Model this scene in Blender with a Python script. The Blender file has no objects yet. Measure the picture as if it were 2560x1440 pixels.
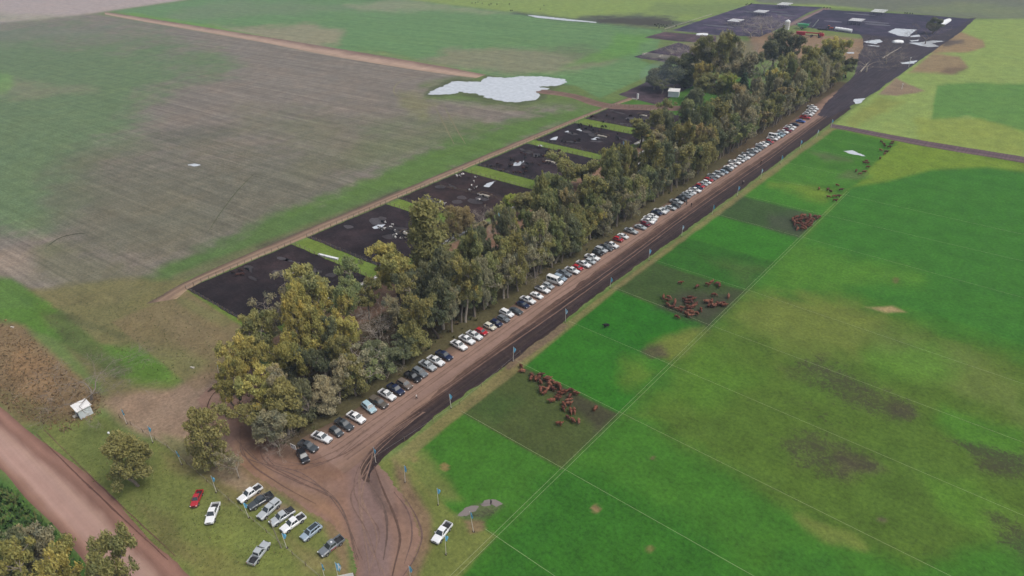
import bpy, bmesh, math, random
import numpy as np
from mathutils import Vector, Matrix, Euler
random.seed(7); RS = np.random.RandomState(11)
PI = math.pi
# ------------------------------------------------------------------ camera, sky, sun, exposure
H = 108.0                       # flying height above the ground, metres
S = H / 116.0                   # survey units to metres
FPX = 1663.5                    # focal length in pixels of a 2560 wide frame
PITCH, YAW, ROLL = math.radians(31.12), math.radians(-41.2), math.radians(-1.88)
def cam_axes():
    cy, sy = math.cos(YAW), math.sin(YAW)
    f = Vector((sy*math.cos(PITCH), cy*math.cos(PITCH), -math.sin(PITCH)))
    rt = Vector((cy, -sy, 0)); up = rt.cross(f)
    c, s = math.cos(ROLL), math.sin(ROLL)
    return c*rt + s*up, -s*rt + c*up, f
RT, UP, FW = cam_axes()
scene = bpy.context.scene
col = scene.collection
cam = bpy.data.cameras.new('camera'); camo = bpy.data.objects.new('camera', cam); col.objects.link(camo)
M3 = Matrix((RT, UP, -FW)).transposed()
camo.matrix_world = Matrix.Translation((0, 0, H)) @ M3.to_4x4()
cam.sensor_width = 36; cam.lens = 36*FPX/2560; cam.clip_start = 1; cam.clip_end = 20000
scene.camera = camo
world = bpy.data.worlds.new('World'); scene.world = world; world.use_nodes = True
wn = world.node_tree.nodes; wl = world.node_tree.links
bg = wn['Background']; sky = wn.new('ShaderNodeTexSky'); sky.sky_type = 'NISHITA'; sky.sun_disc = False
SUN_EL, SUN_AZ = math.radians(58), math.radians(75)
sky.sun_elevation = SUN_EL; sky.sun_rotation = SUN_AZ; sky.air_density = 1.0; sky.dust_density = 6.0; sky.ozone_density = 1.0
hs = wn.new('ShaderNodeHueSaturation'); hs.inputs['Saturation'].default_value = 0.45
wl.new(sky.outputs[0], hs.inputs['Color']); wl.new(hs.outputs[0], bg.inputs[0]); bg.inputs[1].default_value = 0.138
sun = bpy.data.lights.new('sun', 'SUN'); suno = bpy.data.objects.new('sun', sun); col.objects.link(suno)
sun.energy = 1.15; sun.angle = math.radians(18); sun.color = (1.0, 0.97, 0.93)
sd = Vector((math.sin(SUN_AZ)*math.cos(SUN_EL), math.cos(SUN_AZ)*math.cos(SUN_EL), math.sin(SUN_EL)))
suno.rotation_euler = (-sd).to_track_quat('-Z', 'Y').to_euler()
scene.view_settings.view_transform = 'Standard'; scene.view_settings.look = 'None'
scene.view_settings.exposure = 0.0; scene.view_settings.gamma = 1.0; scene.view_settings.use_curve_mapping = False
scene.render.engine = 'CYCLES'
scene.cycles.max_bounces = 6; scene.cycles.volume_bounces = 0

# ------------------------------------------------------------------ helpers
K = 1.10
def lin(c):
    c = c/255.0
    return c/12.92 if c <= 0.04045 else ((c+0.055)/1.055)**2.4
def C(r, g, b): return (lin(r)/K, lin(g)/K, lin(b)/K)
def ray(u, v):
    u, v = float(u), float(v); return ((u-1280)/FPX)*RT - ((v-720)/FPX)*UP + FW
def at(u, v, z=0.0):
    d = ray(u, v); t = (z-H)/d.z
    return Vector((d.x*t, d.y*t, z))
def at_x(u, v, x):
    d = ray(u, v); t = x/d.x
    return Vector((x, d.y*t, H+d.z*t))
def proj_np(X, Y, Z=0.0):
    zc = X*FW.x + Y*FW.y + (Z-H)*FW.z
    xc = X*RT.x + Y*RT.y + (Z-H)*RT.z
    yc = X*UP.x + Y*UP.y + (Z-H)*UP.z
    ok = zc > 5
    zs = np.where(ok, zc, 1)
    return np.where(ok, 1280+FPX*xc/zs, 1e7), np.where(ok, 720-FPX*yc/zs, 1e7)
def tag(o, label=None, cat=None, group=None, kind=None):
    if label: o['label'] = label
    if cat: o['category'] = cat
    if group: o['group'] = group
    if kind: o['kind'] = kind
    return o
def empty(name, loc, rz=0.0, sc=None):
    o = bpy.data.objects.new(name, None); col.objects.link(o)
    o.location = loc; o.rotation_euler = (0, 0, rz); o.empty_display_size = 0.5
    if sc: o.scale = sc
    return o
def link(name, mesh, mat=None, parent=None, loc=None, rot=None, sc=None, color=None):
    if mat is not None and len(mesh.materials) == 0: mesh.materials.append(mat)
    o = bpy.data.objects.new(name, mesh); col.objects.link(o)
    if parent: o.parent = parent
    if loc is not None: o.location = loc
    if rot is not None: o.rotation_euler = rot
    if sc is not None: o.scale = sc
    if color is not None: o.color = (*color, 1)
    return o
class MB:
    def __init__(s): s.v = []; s.f = []; s.c = None
    def add(s, vs, fs):
        n = len(s.v); s.v += [tuple(p) for p in vs]; s.f += [tuple(i+n for i in f) for f in fs]
    def box(s, c, d, rz=0.0, taper=1.0):
        x, y, z = d[0]/2, d[1]/2, d[2]/2; cs, sn = math.cos(rz), math.sin(rz); vs = []
        for k, (a, b, e) in enumerate([(-1,-1,-1),(1,-1,-1),(1,1,-1),(-1,1,-1),(-1,-1,1),(1,-1,1),(1,1,1),(-1,1,1)]):
            t = taper if e > 0 else 1
            px, py = a*x*t, b*y*t
            vs.append((c[0]+px*cs-py*sn, c[1]+px*sn+py*cs, c[2]+e*z))
        s.add(vs, [(0,3,2,1),(4,5,6,7),(0,1,5,4),(1,2,6,5),(2,3,7,6),(3,0,4,7)])
    def tube(s, p, q, r0, r1=None, n=6, cap=True):
        r1 = r0 if r1 is None else r1
        p, q = Vector(p), Vector(q); d = q-p
        if d.length < 1e-6: return
        d.normalize(); a = d.orthogonal().normalized(); b = d.cross(a); vs = []
        for k in range(n):
            t = 2*PI*k/n; o = a*math.cos(t)+b*math.sin(t); vs.append(p+o*r0)
        for k in range(n):
            t = 2*PI*k/n; o = a*math.cos(t)+b*math.sin(t); vs.append(q+o*r1)
        fs = [(k, (k+1) % n, n+(k+1) % n, n+k) for k in range(n)]
        if cap: fs += [tuple(range(n-1, -1, -1)), tuple(range(n, 2*n))]
        s.add(vs, fs)
    def loft(s, rings, cap=True):
        n = len(rings[0]); base = len(s.v)
        for r in rings: s.v += [tuple(p) for p in r]
        for i in range(len(rings)-1):
            for k in range(n):
                a = base+i*n+k; b = base+i*n+(k+1) % n
                s.f.append((a, b, b+n, a+n))
        if cap:
            s.f.append(tuple(base+k for k in range(n-1, -1, -1)))
            e = base+(len(rings)-1)*n; s.f.append(tuple(e+k for k in range(n)))
    def mesh(s, name, mat=None, smooth=False, bevel=0.0, fixn=True):
        me = bpy.data.meshes.new(name); me.from_pydata(s.v, [], s.f)
        if bevel > 0 or fixn:
            bm = bmesh.new(); bm.from_mesh(me)
            if bevel > 0:
                bmesh.ops.bevel(bm, geom=[e for e in bm.edges if len(e.link_faces) == 2 and e.calc_face_angle(0) > 0.5], offset=bevel, segments=2, affect='EDGES', clamp_overlap=True)
            if fixn: bmesh.ops.recalc_face_normals(bm, faces=bm.faces)
            bm.to_mesh(me); bm.free()
        if smooth: me.shade_smooth()
        if mat: me.materials.append(mat)
        return me
# ------------------------------------------------------------------ materials
MATS = {}
def newmat(name):
    m = bpy.data.materials.new(name); m.use_nodes = True; nt = m.node_tree
    return m, nt.nodes, nt.links, nt.nodes['Principled BSDF']
def noise(n, l, vec, scale, detail=4, rough=0.6, dist=0.0):
    t = n.new('ShaderNodeTexNoise'); t.inputs['Scale'].default_value = scale; t.inputs['Detail'].default_value = detail
    t.inputs['Roughness'].default_value = rough; t.inputs['Distortion'].default_value = dist
    if vec is not None: l.new(vec, t.inputs['Vector'])
    return t.outputs['Fac']
def maprange(n, l, src, a, b, c, d):
    m = n.new('ShaderNodeMapRange'); l.new(src, m.inputs[0])
    for i, v in zip((1, 2, 3, 4), (a, b, c, d)): m.inputs[i].default_value = v
    return m.outputs[0]
def mixc(n, l, fac, a, b, mode='MIX'):
    m = n.new('ShaderNodeMix'); m.data_type = 'RGBA'; m.blend_type = mode
    for sock, val in ((m.inputs['Factor'], fac), (m.inputs[6], a), (m.inputs[7], b)):
        if isinstance(val, (int, float)): sock.default_value = val
        elif isinstance(val, tuple): sock.default_value = (*val[:3], 1)
        else: l.new(val, sock)
    return m.outputs[2]
def scalec(n, l, colr, fac):
    m = n.new('ShaderNodeVectorMath'); m.operation = 'SCALE'; l.new(colr, m.inputs[0]); l.new(fac, m.inputs['Scale'])
    return m.outputs[0]
def mapping(n, l, rotz=0.0, sc=(1, 1, 1)):
    g = n.new('ShaderNodeNewGeometry'); m = n.new('ShaderNodeMapping'); m.vector_type = 'TEXTURE'
    m.inputs['Rotation'].default_value = (0, 0, rotz); m.inputs['Scale'].default_value = sc
    l.new(g.outputs['Position'], m.inputs['Vector']); return m.outputs[0]
def mul(n, l, a, b):
    m = n.new('ShaderNodeMath'); m.operation = 'MULTIPLY'
    for i, x in enumerate((a, b)):
        if isinstance(x, (int, float)): m.inputs[i].default_value = x
        else: l.new(x, m.inputs[i])
    return m.outputs[0]
def plain(name, c, rough=0.7, metal=0.0, vary=0.0, vscale=3.0, spec=0.3):
    m, n, l, p = newmat(name)
    p.inputs['Roughness'].default_value = rough; p.inputs['Metallic'].default_value = metal
    p.inputs['Specular IOR Level'].default_value = spec
    tc = n.new('ShaderNodeTexCoord')
    f = noise(n, l, tc.outputs['Object'], vscale, 5)
    fac = maprange(n, l, f, 0.25, 0.75, 1-vary, 1+vary)
    rgb = n.new('ShaderNodeRGB'); rgb.outputs[0].default_value = (*c, 1)
    l.new(scalec(n, l, rgb.outputs[0], fac), p.inputs['Base Color'])
    return m
def objcol(name, rough=0.35, coat=0.0, vary=0.05, vscale=2.0, attr=None, spec=0.4, dirt=None):
    m, n, l, p = newmat(name)
    p.inputs['Roughness'].default_value = rough; p.inputs['Coat Weight'].default_value = coat
    p.inputs['Specular IOR Level'].default_value = spec
    oi = n.new('ShaderNodeObjectInfo'); tc = n.new('ShaderNodeTexCoord')
    f = noise(n, l, tc.outputs['Object'], vscale, 5)
    c = scalec(n, l, oi.outputs['Color'], maprange(n, l, f, 0.25, 0.75, 1-vary, 1+vary))
    if attr:
        a = n.new('ShaderNodeAttribute'); a.attribute_name = attr
        c = mixc(n, l, 1.0, c, a.outputs['Color'], 'MULTIPLY')
    if dirt:   # mud splashed on the lower panels
        sx = n.new('ShaderNodeSeparateXYZ'); l.new(tc.outputs['Object'], sx.inputs[0])
        lo = maprange(n, l, sx.outputs[2], 0.75, 0.35, 0.0, 1.0)
        f2 = maprange(n, l, noise(n, l, tc.outputs['Object'], 3.5, 6), 0.35, 0.65, 0.1, 0.9)
        c = mixc(n, l, mul(n, l, lo, f2), c, dirt)
    l.new(c, p.inputs['Base Color'])
    return m
# ground-like material: per-vertex base colour plus procedural grain
def ground_mat(name, grain=0.16, fine=0.16, streak=None, tint=None, rough=0.95, spec=0.1, bump=0.5, speck=0.0, blot=None):
    m, n, l, p = newmat(name)
    p.inputs['Roughness'].default_value = rough; p.inputs['Specular IOR Level'].default_value = spec
    a = n.new('ShaderNodeAttribute'); a.attribute_name = 'Col'
    c = a.outputs['Color']
    g = n.new('ShaderNodeNewGeometry'); pos = g.outputs['Position']
    f1 = noise(n, l, pos, 0.16, 7, 0.65)
    f2 = noise(n, l, pos, 1.1, 8, 0.78)
    if tint:
        c = mixc(n, l, maprange(n, l, noise(n, l, pos, 0.045, 6, 0.65, 0.6), 0.42, 0.68, 0.0, tint[1]), c, mixc(n, l, 1.0, c, tint[0], 'MULTIPLY'))
    fac = maprange(n, l, f1, 0.3, 0.7, 1-grain, 1+grain)
    c = scalec(n, l, c, fac)
    c = scalec(n, l, c, maprange(n, l, f2, 0.3, 0.7, 1-fine, 1+fine))
    if speck:
        vo = maprange(n, l, noise(n, l, pos, 0.9, 5, 0.7), 0.60, 0.74, 0.0, speck)
        c = mixc(n, l, vo, c, mixc(n, l, 1.0, c, (0.45, 0.5, 0.45), 'MULTIPLY'))
    if blot:
        nb_ = noise(n, l, pos, 0.7, 9, 0.85, 1.2); ab = n.new('ShaderNodeAttribute'); ab.attribute_name = 'blot'; sb_ = n.new('ShaderNodeMath'); sb_.operation = 'ADD'
        l.new(nb_, sb_.inputs[0]); l.new(ab.outputs['Fac'], sb_.inputs[1]); c = mixc(n, l, maprange(n, l, sb_.outputs[0], 0.60, 0.72, 0.0, 0.72), c, C(*blot))
    if streak:
        for (rz, sc, amp, attr) in streak:
            v = mapping(n, l, rz, sc)
            s_ = noise(n, l, v, 1.0, 5, 0.6)
            s_ = maprange(n, l, s_, 0.35, 0.65, -amp, amp)
            if attr:
                at_ = n.new('ShaderNodeAttribute'); at_.attribute_name = attr; s_ = mul(n, l, s_, at_.outputs['Fac'])
            ad = n.new('ShaderNodeMath'); ad.operation = 'ADD'; l.new(s_, ad.inputs[0]); ad.inputs[1].default_value = 1.0
            c = scalec(n, l, c, ad.outputs[0])
    l.new(c, p.inputs['Base Color'])
    if bump:
        b = n.new('ShaderNodeBump'); b.inputs['Strength'].default_value = bump; b.inputs['Distance'].default_value = 0.15
        l.new(f2, b.inputs['Height']); l.new(b.outputs[0], p.inputs['Normal'])
    return m
def water_mat(name, basec, refl=0.55, rough=0.04):
    m, n, l, p = newmat(name)
    out = n['Material Output']
    p.inputs['Roughness'].default_value = 0.5; p.inputs['Base Color'].default_value = (*basec, 1); p.inputs['Specular IOR Level'].default_value = 0.5
    gl = n.new('ShaderNodeBsdfGlossy'); gl.inputs['Roughness'].default_value = rough; gl.inputs['Color'].default_value = (0.95, 0.97, 1, 1)
    g = n.new('ShaderNodeNewGeometry')
    f = noise(n, l, g.outputs['Position'], 0.35, 4)
    b = n.new('ShaderNodeBump'); b.inputs['Strength'].default_value = 0.06; b.inputs['Distance'].default_value = 0.05
    l.new(noise(n, l, g.outputs['Position'], 1.4, 4), b.inputs['Height']); l.new(b.outputs[0], gl.inputs['Normal'])
    mx = n.new('ShaderNodeMixShader'); l.new(maprange(n, l, f, 0.3, 0.7, refl*0.85, min(1, refl*1.15)), mx.inputs[0])
    l.new(p.outputs[0], mx.inputs[1]); l.new(gl.outputs[0], mx.inputs[2]); l.new(mx.outputs[0], out.inputs['Surface'])
    return m
# ------------------------------------------------------------------ the painted field colours (surface colour of soil and crop)
NT = {}
def vnoise(X, Y, scale, seed):
    T = NT.get(seed)
    if T is None: T = NT[seed] = np.random.RandomState(seed).rand(256, 256)
    x = X*scale; y = Y*scale; xi = np.floor(x).astype(int); yi = np.floor(y).astype(int)
    fx = x-xi; fy = y-yi; fx = fx*fx*(3-2*fx); fy = fy*fy*(3-2*fy)
    g = lambda a, b: T[a & 255, b & 255]
    return (g(xi, yi)*(1-fx)+g(xi+1, yi)*fx)*(1-fy)+(g(xi, yi+1)*(1-fx)+g(xi+1, yi+1)*fx)*fy
def fbm(X, Y, scale, seed):
    return (vnoise(X, Y, scale, seed)*0.55+vnoise(X, Y, scale*2.3, seed+1)*0.28+vnoise(X, Y, scale*5.1, seed+2)*0.17)*2-1
def sdist(U, V, pts):
    n = len(pts); d = np.full(U.shape, 1e9); ins = np.zeros(U.shape, bool)
    for i in range(n):
        x0, y0 = pts[i]; x1, y1 = pts[(i+1) % n]
        ex, ey = x1-x0, y1-y0; wx, wy = U-x0, V-y0
        t = np.clip((wx*ex+wy*ey)/(ex*ex+ey*ey+1e-9), 0, 1)
        d = np.minimum(d, (wx-ex*t)**2+(wy-ey*t)**2)
        c = ((y0 <= V) & (y1 > V)) | ((y1 <= V) & (y0 > V))
        xx = x0+(V-y0)/(y1-y0+1e-12)*ex
        ins ^= c & (U < xx)
    return np.where(ins, 1, -1)*np.sqrt(d)
# layers: polygon, colour, feather, strength[, warp, furrow]
LAY = []
def L(pts, c, f=10, s=1.0, warp=1.0, fur=None):
    r, g_, b = c
    if g_ > max(r, b): g_ = g_-0.22*(g_-max(r, b)); r -= 3; b -= 5
    LAY.append((pts, C(r, g_, b), f, s, warp, fur))
# -- west fields
L([(-3000,60),(240,34),(600,92),(1200,190),(1060,245),(1520,262),(1000,492),(430,705),(300,760),(-3000,900)], (122,115,106), 6, 1, .5, .8)
L([(-2500,90),(60,80),(400,92),(560,160),(470,185),(370,250),(350,330),(240,400),(230,500),(120,580),(-600,640),(-2500,700)], (98,124,86), 60, .9, 1.0)
L([(-2000,200),(60,205),(240,225),(70,245),(-2000,260)], (128,124,104), 14, .5)
L([(-200,170),(20,182),(34,210),(20,235),(-200,240)], (110,150,84), 8, .7)
L([(-300,95),(140,72),(300,62),(250,85),(60,98),(-300,120)], (112,116,104), 10, .7)
L([(360,330),(420,325),(580,312),(600,335),(470,358),(370,350)], (100,98,88), 14, .7)
L([(470,355),(620,345),(640,385),(560,400),(480,390)], (118,112,98), 12, .6)
L([(600,270),(800,290),(860,340),(760,370),(600,330)], (112,112,92), 40, .55)
L([(900,330),(1180,300),(1240,330),(1000,400),(860,430)], (92,116,70), 32, .7)
L([(250,480),(430,470),(520,560),(430,640),(260,600)], (118,112,92), 45, .5)
L([(200,380),(620,360),(900,400),(900,500),(640,590),(380,660),(150,600),(120,470)], (102,102,86), 60, .75)
L([(700,300),(1000,280),(1180,320),(960,420),(760,440)], (108,108,88), 50, .6)
L([(80,600),(250,640),(400,700),(250,740),(60,700)], (104,104,78), 35, .6)
L([(-100,600),(70,630),(110,690),(-100,720)], (150,134,118), 26, .5)
L([(1520,262),(1360,280),(1170,335),(960,425),(740,520),(560,610),(370,695),(320,760),(430,705),(1000,492)], (84,116,60), 20, .9, 1.4)
L([(1500,265),(1330,300),(1100,380),(900,455),(720,530),(800,520),(1000,470),(1300,350),(1500,285)], (92,126,60), 14, .5, 1.4)
L([(980,480),(700,590),(430,690),(440,712),(700,612),(1000,495)], (104,104,74), 8, .8)
L([(1000,470),(800,560),(640,620),(700,600),(1000,492)], (70,62,60), 6, .7)
L([(1050,215),(1190,190),(1080,225),(1060,245),(1180,262),(1300,270),(1480,262),(1500,240),(1440,215),(1420,190),(1280,184),(1200,188)], (98,118,70), 14, .8)
L([(1060,240),(1070,226),(1130,198),(1200,200),(1215,187),(1300,186),(1360,187),(1432,198),(1430,214),(1395,222),(1370,232),(1365,248),(1300,262),(1205,252),(1150,238),(1100,243)], (84,90,66), 4, .8, 2.0)
L([(1030,235),(1100,262),(1060,290),(1000,265),(1000,230)], (122,122,88), 14, .7)
# far north-west (pale stubble) and the long field beyond the track
L([(-3000,-190),(-3000,180),(0,57),(240,33),(480,-3),(900,-190)], (164,152,148), 4, 1, .3)
L([(-100,30),(200,40),(100,52),(-100,62)], (140,142,118), 8, .5)
L([(280,28),(480,0),(900,-190),(1100,-190),(1015,-2),(1280,30),(1660,76),(1640,128),(1600,150),(1660,170),(1500,246),(1440,215),(1200,185)], (100,138,88), 4, 1, .4, .6)
L([(380,60),(600,40),(1000,20),(700,10),(560,4),(430,30)], (116,124,104), 14, .55)
L([(640,66),(760,60),(862,78),(845,108),(770,125),(640,92),(500,70)], (142,134,112), 10, .8)
L([(860,10),(1010,0),(1280,34),(1140,30),(900,24)], (140,140,116), 8, .6)
L([(1130,124),(1240,122),(1400,128),(1540,150),(1500,168),(1350,186),(1180,176),(1040,150)], (130,124,104), 12, .75)
L([(1350,120),(1460,110),(1560,150),(1460,160)], (98,112,84), 10, .6)
L([(1540,82),(1650,90),(1600,110),(1590,135),(1520,150),(1400,170),(1520,120)], (96,146,66), 9, .7)
L([(290,34),(520,70),(700,112),(700,100),(520,62),(330,32)], (104,150,66), 4, .8)
L([(900,130),(1200,188),(1180,180),(960,130)], (120,128,84), 5, .6)
# far north
L([(1015,-2),(1100,-190),(2700,-190),(4000,60),(2560,46),(1900,10),(1680,74),(1280,30)], (128,150,82), 3, 1, .3)
L([(1450,42),(1600,34),(1740,54),(1680,74),(1560,68),(1430,52),(1280,32),(1440,46)], (72,74,74), 8, .85)
L([(1640,10),(1900,2),(1880,12),(1780,44),(1600,30)], (108,126,82), 8, .6)
L([(1900,8),(2060,12),(2400,44),(2560,50),(4000,70),(4000,-190),(1500,-190)], (106,108,98), 4, .95, .4)
L([(2250,22),(2400,4),(2560,20),(2560,44),(2350,34)], (118,130,92), 10, .6)
# east of the long lane, far part
L([(2086,312),(2110,290),(2260,180),(2420,50),(2560,46),(5000,60),(5000,900),(2560,398)], (132,154,86), 4, 1, .3)
L([(2340,210),(2440,208),(5000,260),(5000,700),(2560,330),(2420,290),(2330,300)], (80,136,62), 5, .8)
L([(2290,300),(2450,300),(2560,330),(2560,392),(2300,352)], (132,146,72), 10, .8)
L([(2110,300),(2200,240),(2260,255),(2180,300),(2130,318)], (128,132,72), 9, .7)
L([(2340,92),(2400,80),(2458,100),(2462,118),(2420,130),(2330,134)], (142,118,92), 4, .9)
L([(2352,100),(2410,98),(2412,106),(2360,116)], (78,72,70), 5, .85)
L([(2270,182),(2330,132),(2400,140),(2420,168),(2380,186)], (138,116,92), 5, .9)
L([(2370,168),(2420,170),(2390,186),(2340,184)], (84,72,64), 6, .6)
L([(2196,236),(2240,194),(2314,228),(2240,240)], (132,112,98), 3, .9)
# right side paddocks and pasture
L([(2075,320),(2560,402),(6000,1000),(6000,6000),(-600,6000),(980,1150),(1130,1030),(1290,912)], (66,122,40), 4, 1, .3)
L([(2095,318),(2560,404),(5000,820),(5000,900),(2560,432),(2460,420),(2330,425),(2220,455),(2120,470),(2085,505),(2010,590),(2240,357)], (112,138,50), 7, .9, .8)
L([(2095,506),(2120,470),(2220,455),(2330,428),(2470,418),(2560,430),(5000,800),(5000,2200),(2560,860),(2300,780),(1950,680)], (60,124,42), 8, .85)
L([(1940,652),(2000,600),(2160,640),(2300,700),(2100,720),(1900,730)], (84,134,46), 30, .7)
L([(1865,727),(2060,745),(2180,770),(2260,800),(2400,850),(2560,900),(4000,1500),(4000,2600),(2560,1340),(2300,1400),(2050,1300),(1700,1130),(1560,1040)], (82,110,44), 34, .95)
L([(1865,727),(2100,750),(2200,800),(2150,900),(1950,880),(1830,800)], (108,120,60), 34, .8)
L([(2200,820),(2420,880),(2560,960),(2560,1060),(2350,960),(2180,900)], (106,122,66), 30, .6)
L([(1680,920),(1780,880),(1880,960),(1780,1040),(1600,1030)], (84,132,44), 40, .6)
L([(2150,880),(2330,860),(2420,930),(2350,960),(2200,950)], (88,136,48), 26, .7)
L([(2350,1000),(2560,1080),(2560,1180),(2420,1130),(2330,1060)], (74,134,42), 18, .7)
L([(2300,1180),(2440,1200),(2560,1300),(2480,1340),(2330,1290)], (88,138,46), 26, .6)
L([(1160,1445),(1412,1180),(1560,1200),(1750,1320),(1900,1440),(1900,2600),(900,2600)], (54,116,36), 40, .9)
L([(1900,1440),(1960,1360),(2060,1380),(2120,1440)], (60,120,40), 24, .8)
L([(1990,1290),(2130,1340),(2160,1370),(2060,1350)], (124,128,70), 14, .6)
for q in [((1985,925),(2060,890),(2130,935),(2240,985),(2285,1010),(2270,1040),(2150,1020),(2060,960)),
          ((1960,1090),(2080,1100),(2200,1150),(2230,1190),(2120,1200),(2000,1150)),
          ((2380,1100),(2460,1110),(2560,1150),(2560,1190),(2460,1180)),
          ((2440,1270),(2500,1280),(2560,1320),(2560,1400),(2500,1340))]:
    L(list(q), (88,92,58), 30, .45, 1.6)
L([(2095,1140),(2160,1145),(2215,1175),(2190,1195),(2110,1180)], (88,82,62), 18, .6, 1.6)
L([(2230,1000),(2280,1010),(2290,1035),(2262,1050),(2225,1025)], (84,78,60), 14, .5, 2.2)
L([(2165,768),(2230,766),(2265,780),(2215,782)], (160,138,104), 4, .8)
for (x, y, r, c) in [(1490,1272,13,(138,112,84)),(1632,1145,9,(112,96,74)),(1624,1372,11,(112,108,66)),(1112,1167,9,(138,116,78)),(2205,1300,7,(100,92,74)),(1036,1148,7,(130,110,80)),
                  (1530,752,8,(128,124,70)),(2240,700,7,(100,100,60)),(1590,935,12,(104,96,70))]:
    L([(x-r, y-r*.4), (x, y-r), (x+r, y-r*.3), (x+r*.8, y+r*.6), (x, y+r), (x-r*.8, y+r*.5)], c, 3, .85, 1.6)
# paddocks beside the lane
L([(1150,1030),(1283,903),(1548,1034),(1405,1173)], (76,82,50), 4, .9, .4)
L([(1155,1030),(1230,975),(1300,1000),(1240,1060)], (64,92,46), 26, .6)
L([(1290,915),(1330,925),(1548,1034),(1500,1090),(1400,1000)], (66,62,50), 14, .75)
L([(1283,903),(1414,803),(1676,915),(1548,1034)], (52,122,34), 4, .95, .4)
L([(1560,900),(1680,915),(1600,990),(1540,960)], (96,124,50), 24, .7)
L([(1414,803),(1525,720),(1771,815),(1676,915)], (46,118,32), 4, .95, .4)
L([(1630,860),(1760,818),(1676,905)], (114,120,62), 20, .8)
L([(1625,866),(1650,866),(1662,890),(1630,895),(1612,880)], (84,76,60), 10, .8, 1.6)
L([(1525,720),(1622,650),(1865,727),(1771,815)], (64,84,46), 4, .95, .4)
L([(1700,720),(1865,727),(1771,815),(1640,770)], (66,64,54), 18, .75)
L([(1622,650),(1704,590),(1940,655),(1865,727)], (50,106,36), 4, .9, .4)
L([(1750,640),(1930,664),(1870,724)], (76,100,52), 22, .7)
L([(1704,590),(1780,535),(1997,594),(1940,655)], (56,126,36), 5, .9, .4)
L([(1780,535),(1850,488),(2055,539),(1997,594)], (62,86,50), 4, .95, .4)
L([(1920,530),(2055,539),(1997,594),(1920,570)], (70,74,62), 18, .8)
L([(1850,488),(1902,445),(2100,497),(2055,539)], (66,130,42), 5, .9, .4)
L([(1930,460),(2100,470),(2060,500)], (108,134,50), 18, .8)
L([(1960,410),(2180,440),(2130,470),(1930,450)], (74,130,46), 8, .8)
L([(2020,380),(2080,385),(2130,402),(2060,402)], (92,100,72), 8, .7)
L([(2120,430),(2170,435),(2140,455),(2090,445)], (90,104,66), 8, .7)
# bare rim between the mud verge and the paddocks
L([(985,1140),(1128,1022),(1283,905),(1525,722),(1704,592),(2000,372),(2075,318),(2090,322),(2010,378),(1712,600),(1530,735),(1300,925),(1150,1040),(1000,1165)], (126,116,78), 4, .8, 1.0)
L([(1270,925),(1300,905),(1390,845),(1420,815),(1400,800),(1290,890),(1262,915)], (112,94,80), 3, .85, 1.6)
# entrance area, south-east corner
L([(940,1160),(985,1140),(1010,1150),(1060,1210),(1130,1280),(1240,1340),(1150,1445),(1130,1900),(700,1900),(1000,1440),(1060,1330),(1010,1240)], (112,118,66), 6, .95)
L([(985,1145),(1050,1130),(1100,1190),(1150,1250),(1080,1240),(1030,1190)], (124,120,72), 18, .6)
L([(1140,1290),(1200,1255),(1262,1262),(1210,1300),(1170,1300)], (98,98,76), 10, .7)
L([(1160,1300),(1210,1300),(1215,1325),(1175,1335)], (128,104,84), 5, .8)
L([(560,1090),(640,1165),(760,1225),(850,1290),(885,1380),(890,1600),(860,1600),(850,1400),(800,1300),(700,1240),(600,1195),(560,1160)], (128,102,82), 12, .0)
# headland, roadside and parking grass in the south-west
L([(300,700),(470,700),(600,790),(640,1000),(560,1150),(420,1100),(250,960),(120,820),(60,720)], (112,108,72), 12, .95)
L([(-800,640),(30,695),(110,750),(250,860),(440,900),(420,950),(300,940),(160,860),(20,800),(-800,760)], (84,126,50), 9, .9)
L([(270,870),(420,860),(520,900),(440,970),(330,950)], (92,128,54), 16, .7)
L([(110,790),(180,800),(330,930),(280,940),(160,860)], (92,96,64), 14, .7)
L([(430,725),(560,790),(590,800),(560,820),(440,760)], (82,122,50), 9, .7)
L([(440,790),(590,830),(560,870),(420,850)], (128,116,86), 26, .6)
L([(340,810),(430,830),(440,880),(370,880)], (96,104,60), 16, .5)
for q in [((150,780),(330,840),(300,850),(130,790)),((380,740),(520,820),(500,826),(370,752))]: L(list(q), (82,84,60), 6, .55, 1.6)
L([(420,985),(600,905),(620,1000),(560,1120),(420,1110),(300,1060),(250,1000)], (142,120,100), 20, .85)
L([(-900,760),(-10,800),(60,815),(130,880),(250,990),(230,1060),(150,1080),(60,1060),(-10,1000),(-900,700)], (126,104,80), 12, .9)
L([(40,850),(120,900),(150,980),(100,1010),(20,930)], (138,112,82), 18, .6)
L([(-20,960),(60,1000),(180,1040),(160,1070),(40,1050)], (104,98,62), 12, .7)
L([(60,1062),(180,1050),(260,1040),(330,1110),(420,1090),(560,1190),(700,1240),(850,1330),(890,1440),(900,1900),(520,1900),(470,1440),(330,1330),(200,1180)], (112,118,68), 10, .95)
L([(200,1040),(300,1060),(380,1150),(300,1240),(180,1150)], (96,106,60), 26, .7)
L([(400,1130),(560,1180),(640,1230),(520,1220),(420,1170)], (134,120,84), 20, .6)
L([(520,1310),(720,1330),(800,1400),(760,1440),(560,1440)], (116,126,68), 30, .7)
L([(700,1330),(830,1400),(870,1440),(760,1420)], (138,122,86), 22, .6)
L([(-2000,1180),(0,1195),(150,1340),(250,1440),(600,1900),(-2000,1900)], (70,106,50), 10, .95)
L([(-100,1205),(40,1200),(90,1260),(-100,1260)], (78,118,54), 12, .6)
L([(570,1120),(640,1180),(740,1225),(830,1275),(870,1360),(880,1600),(855,1600),(845,1400),(800,1300),(700,1245),(600,1200)], (128,106,82), 10, .85)
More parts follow.
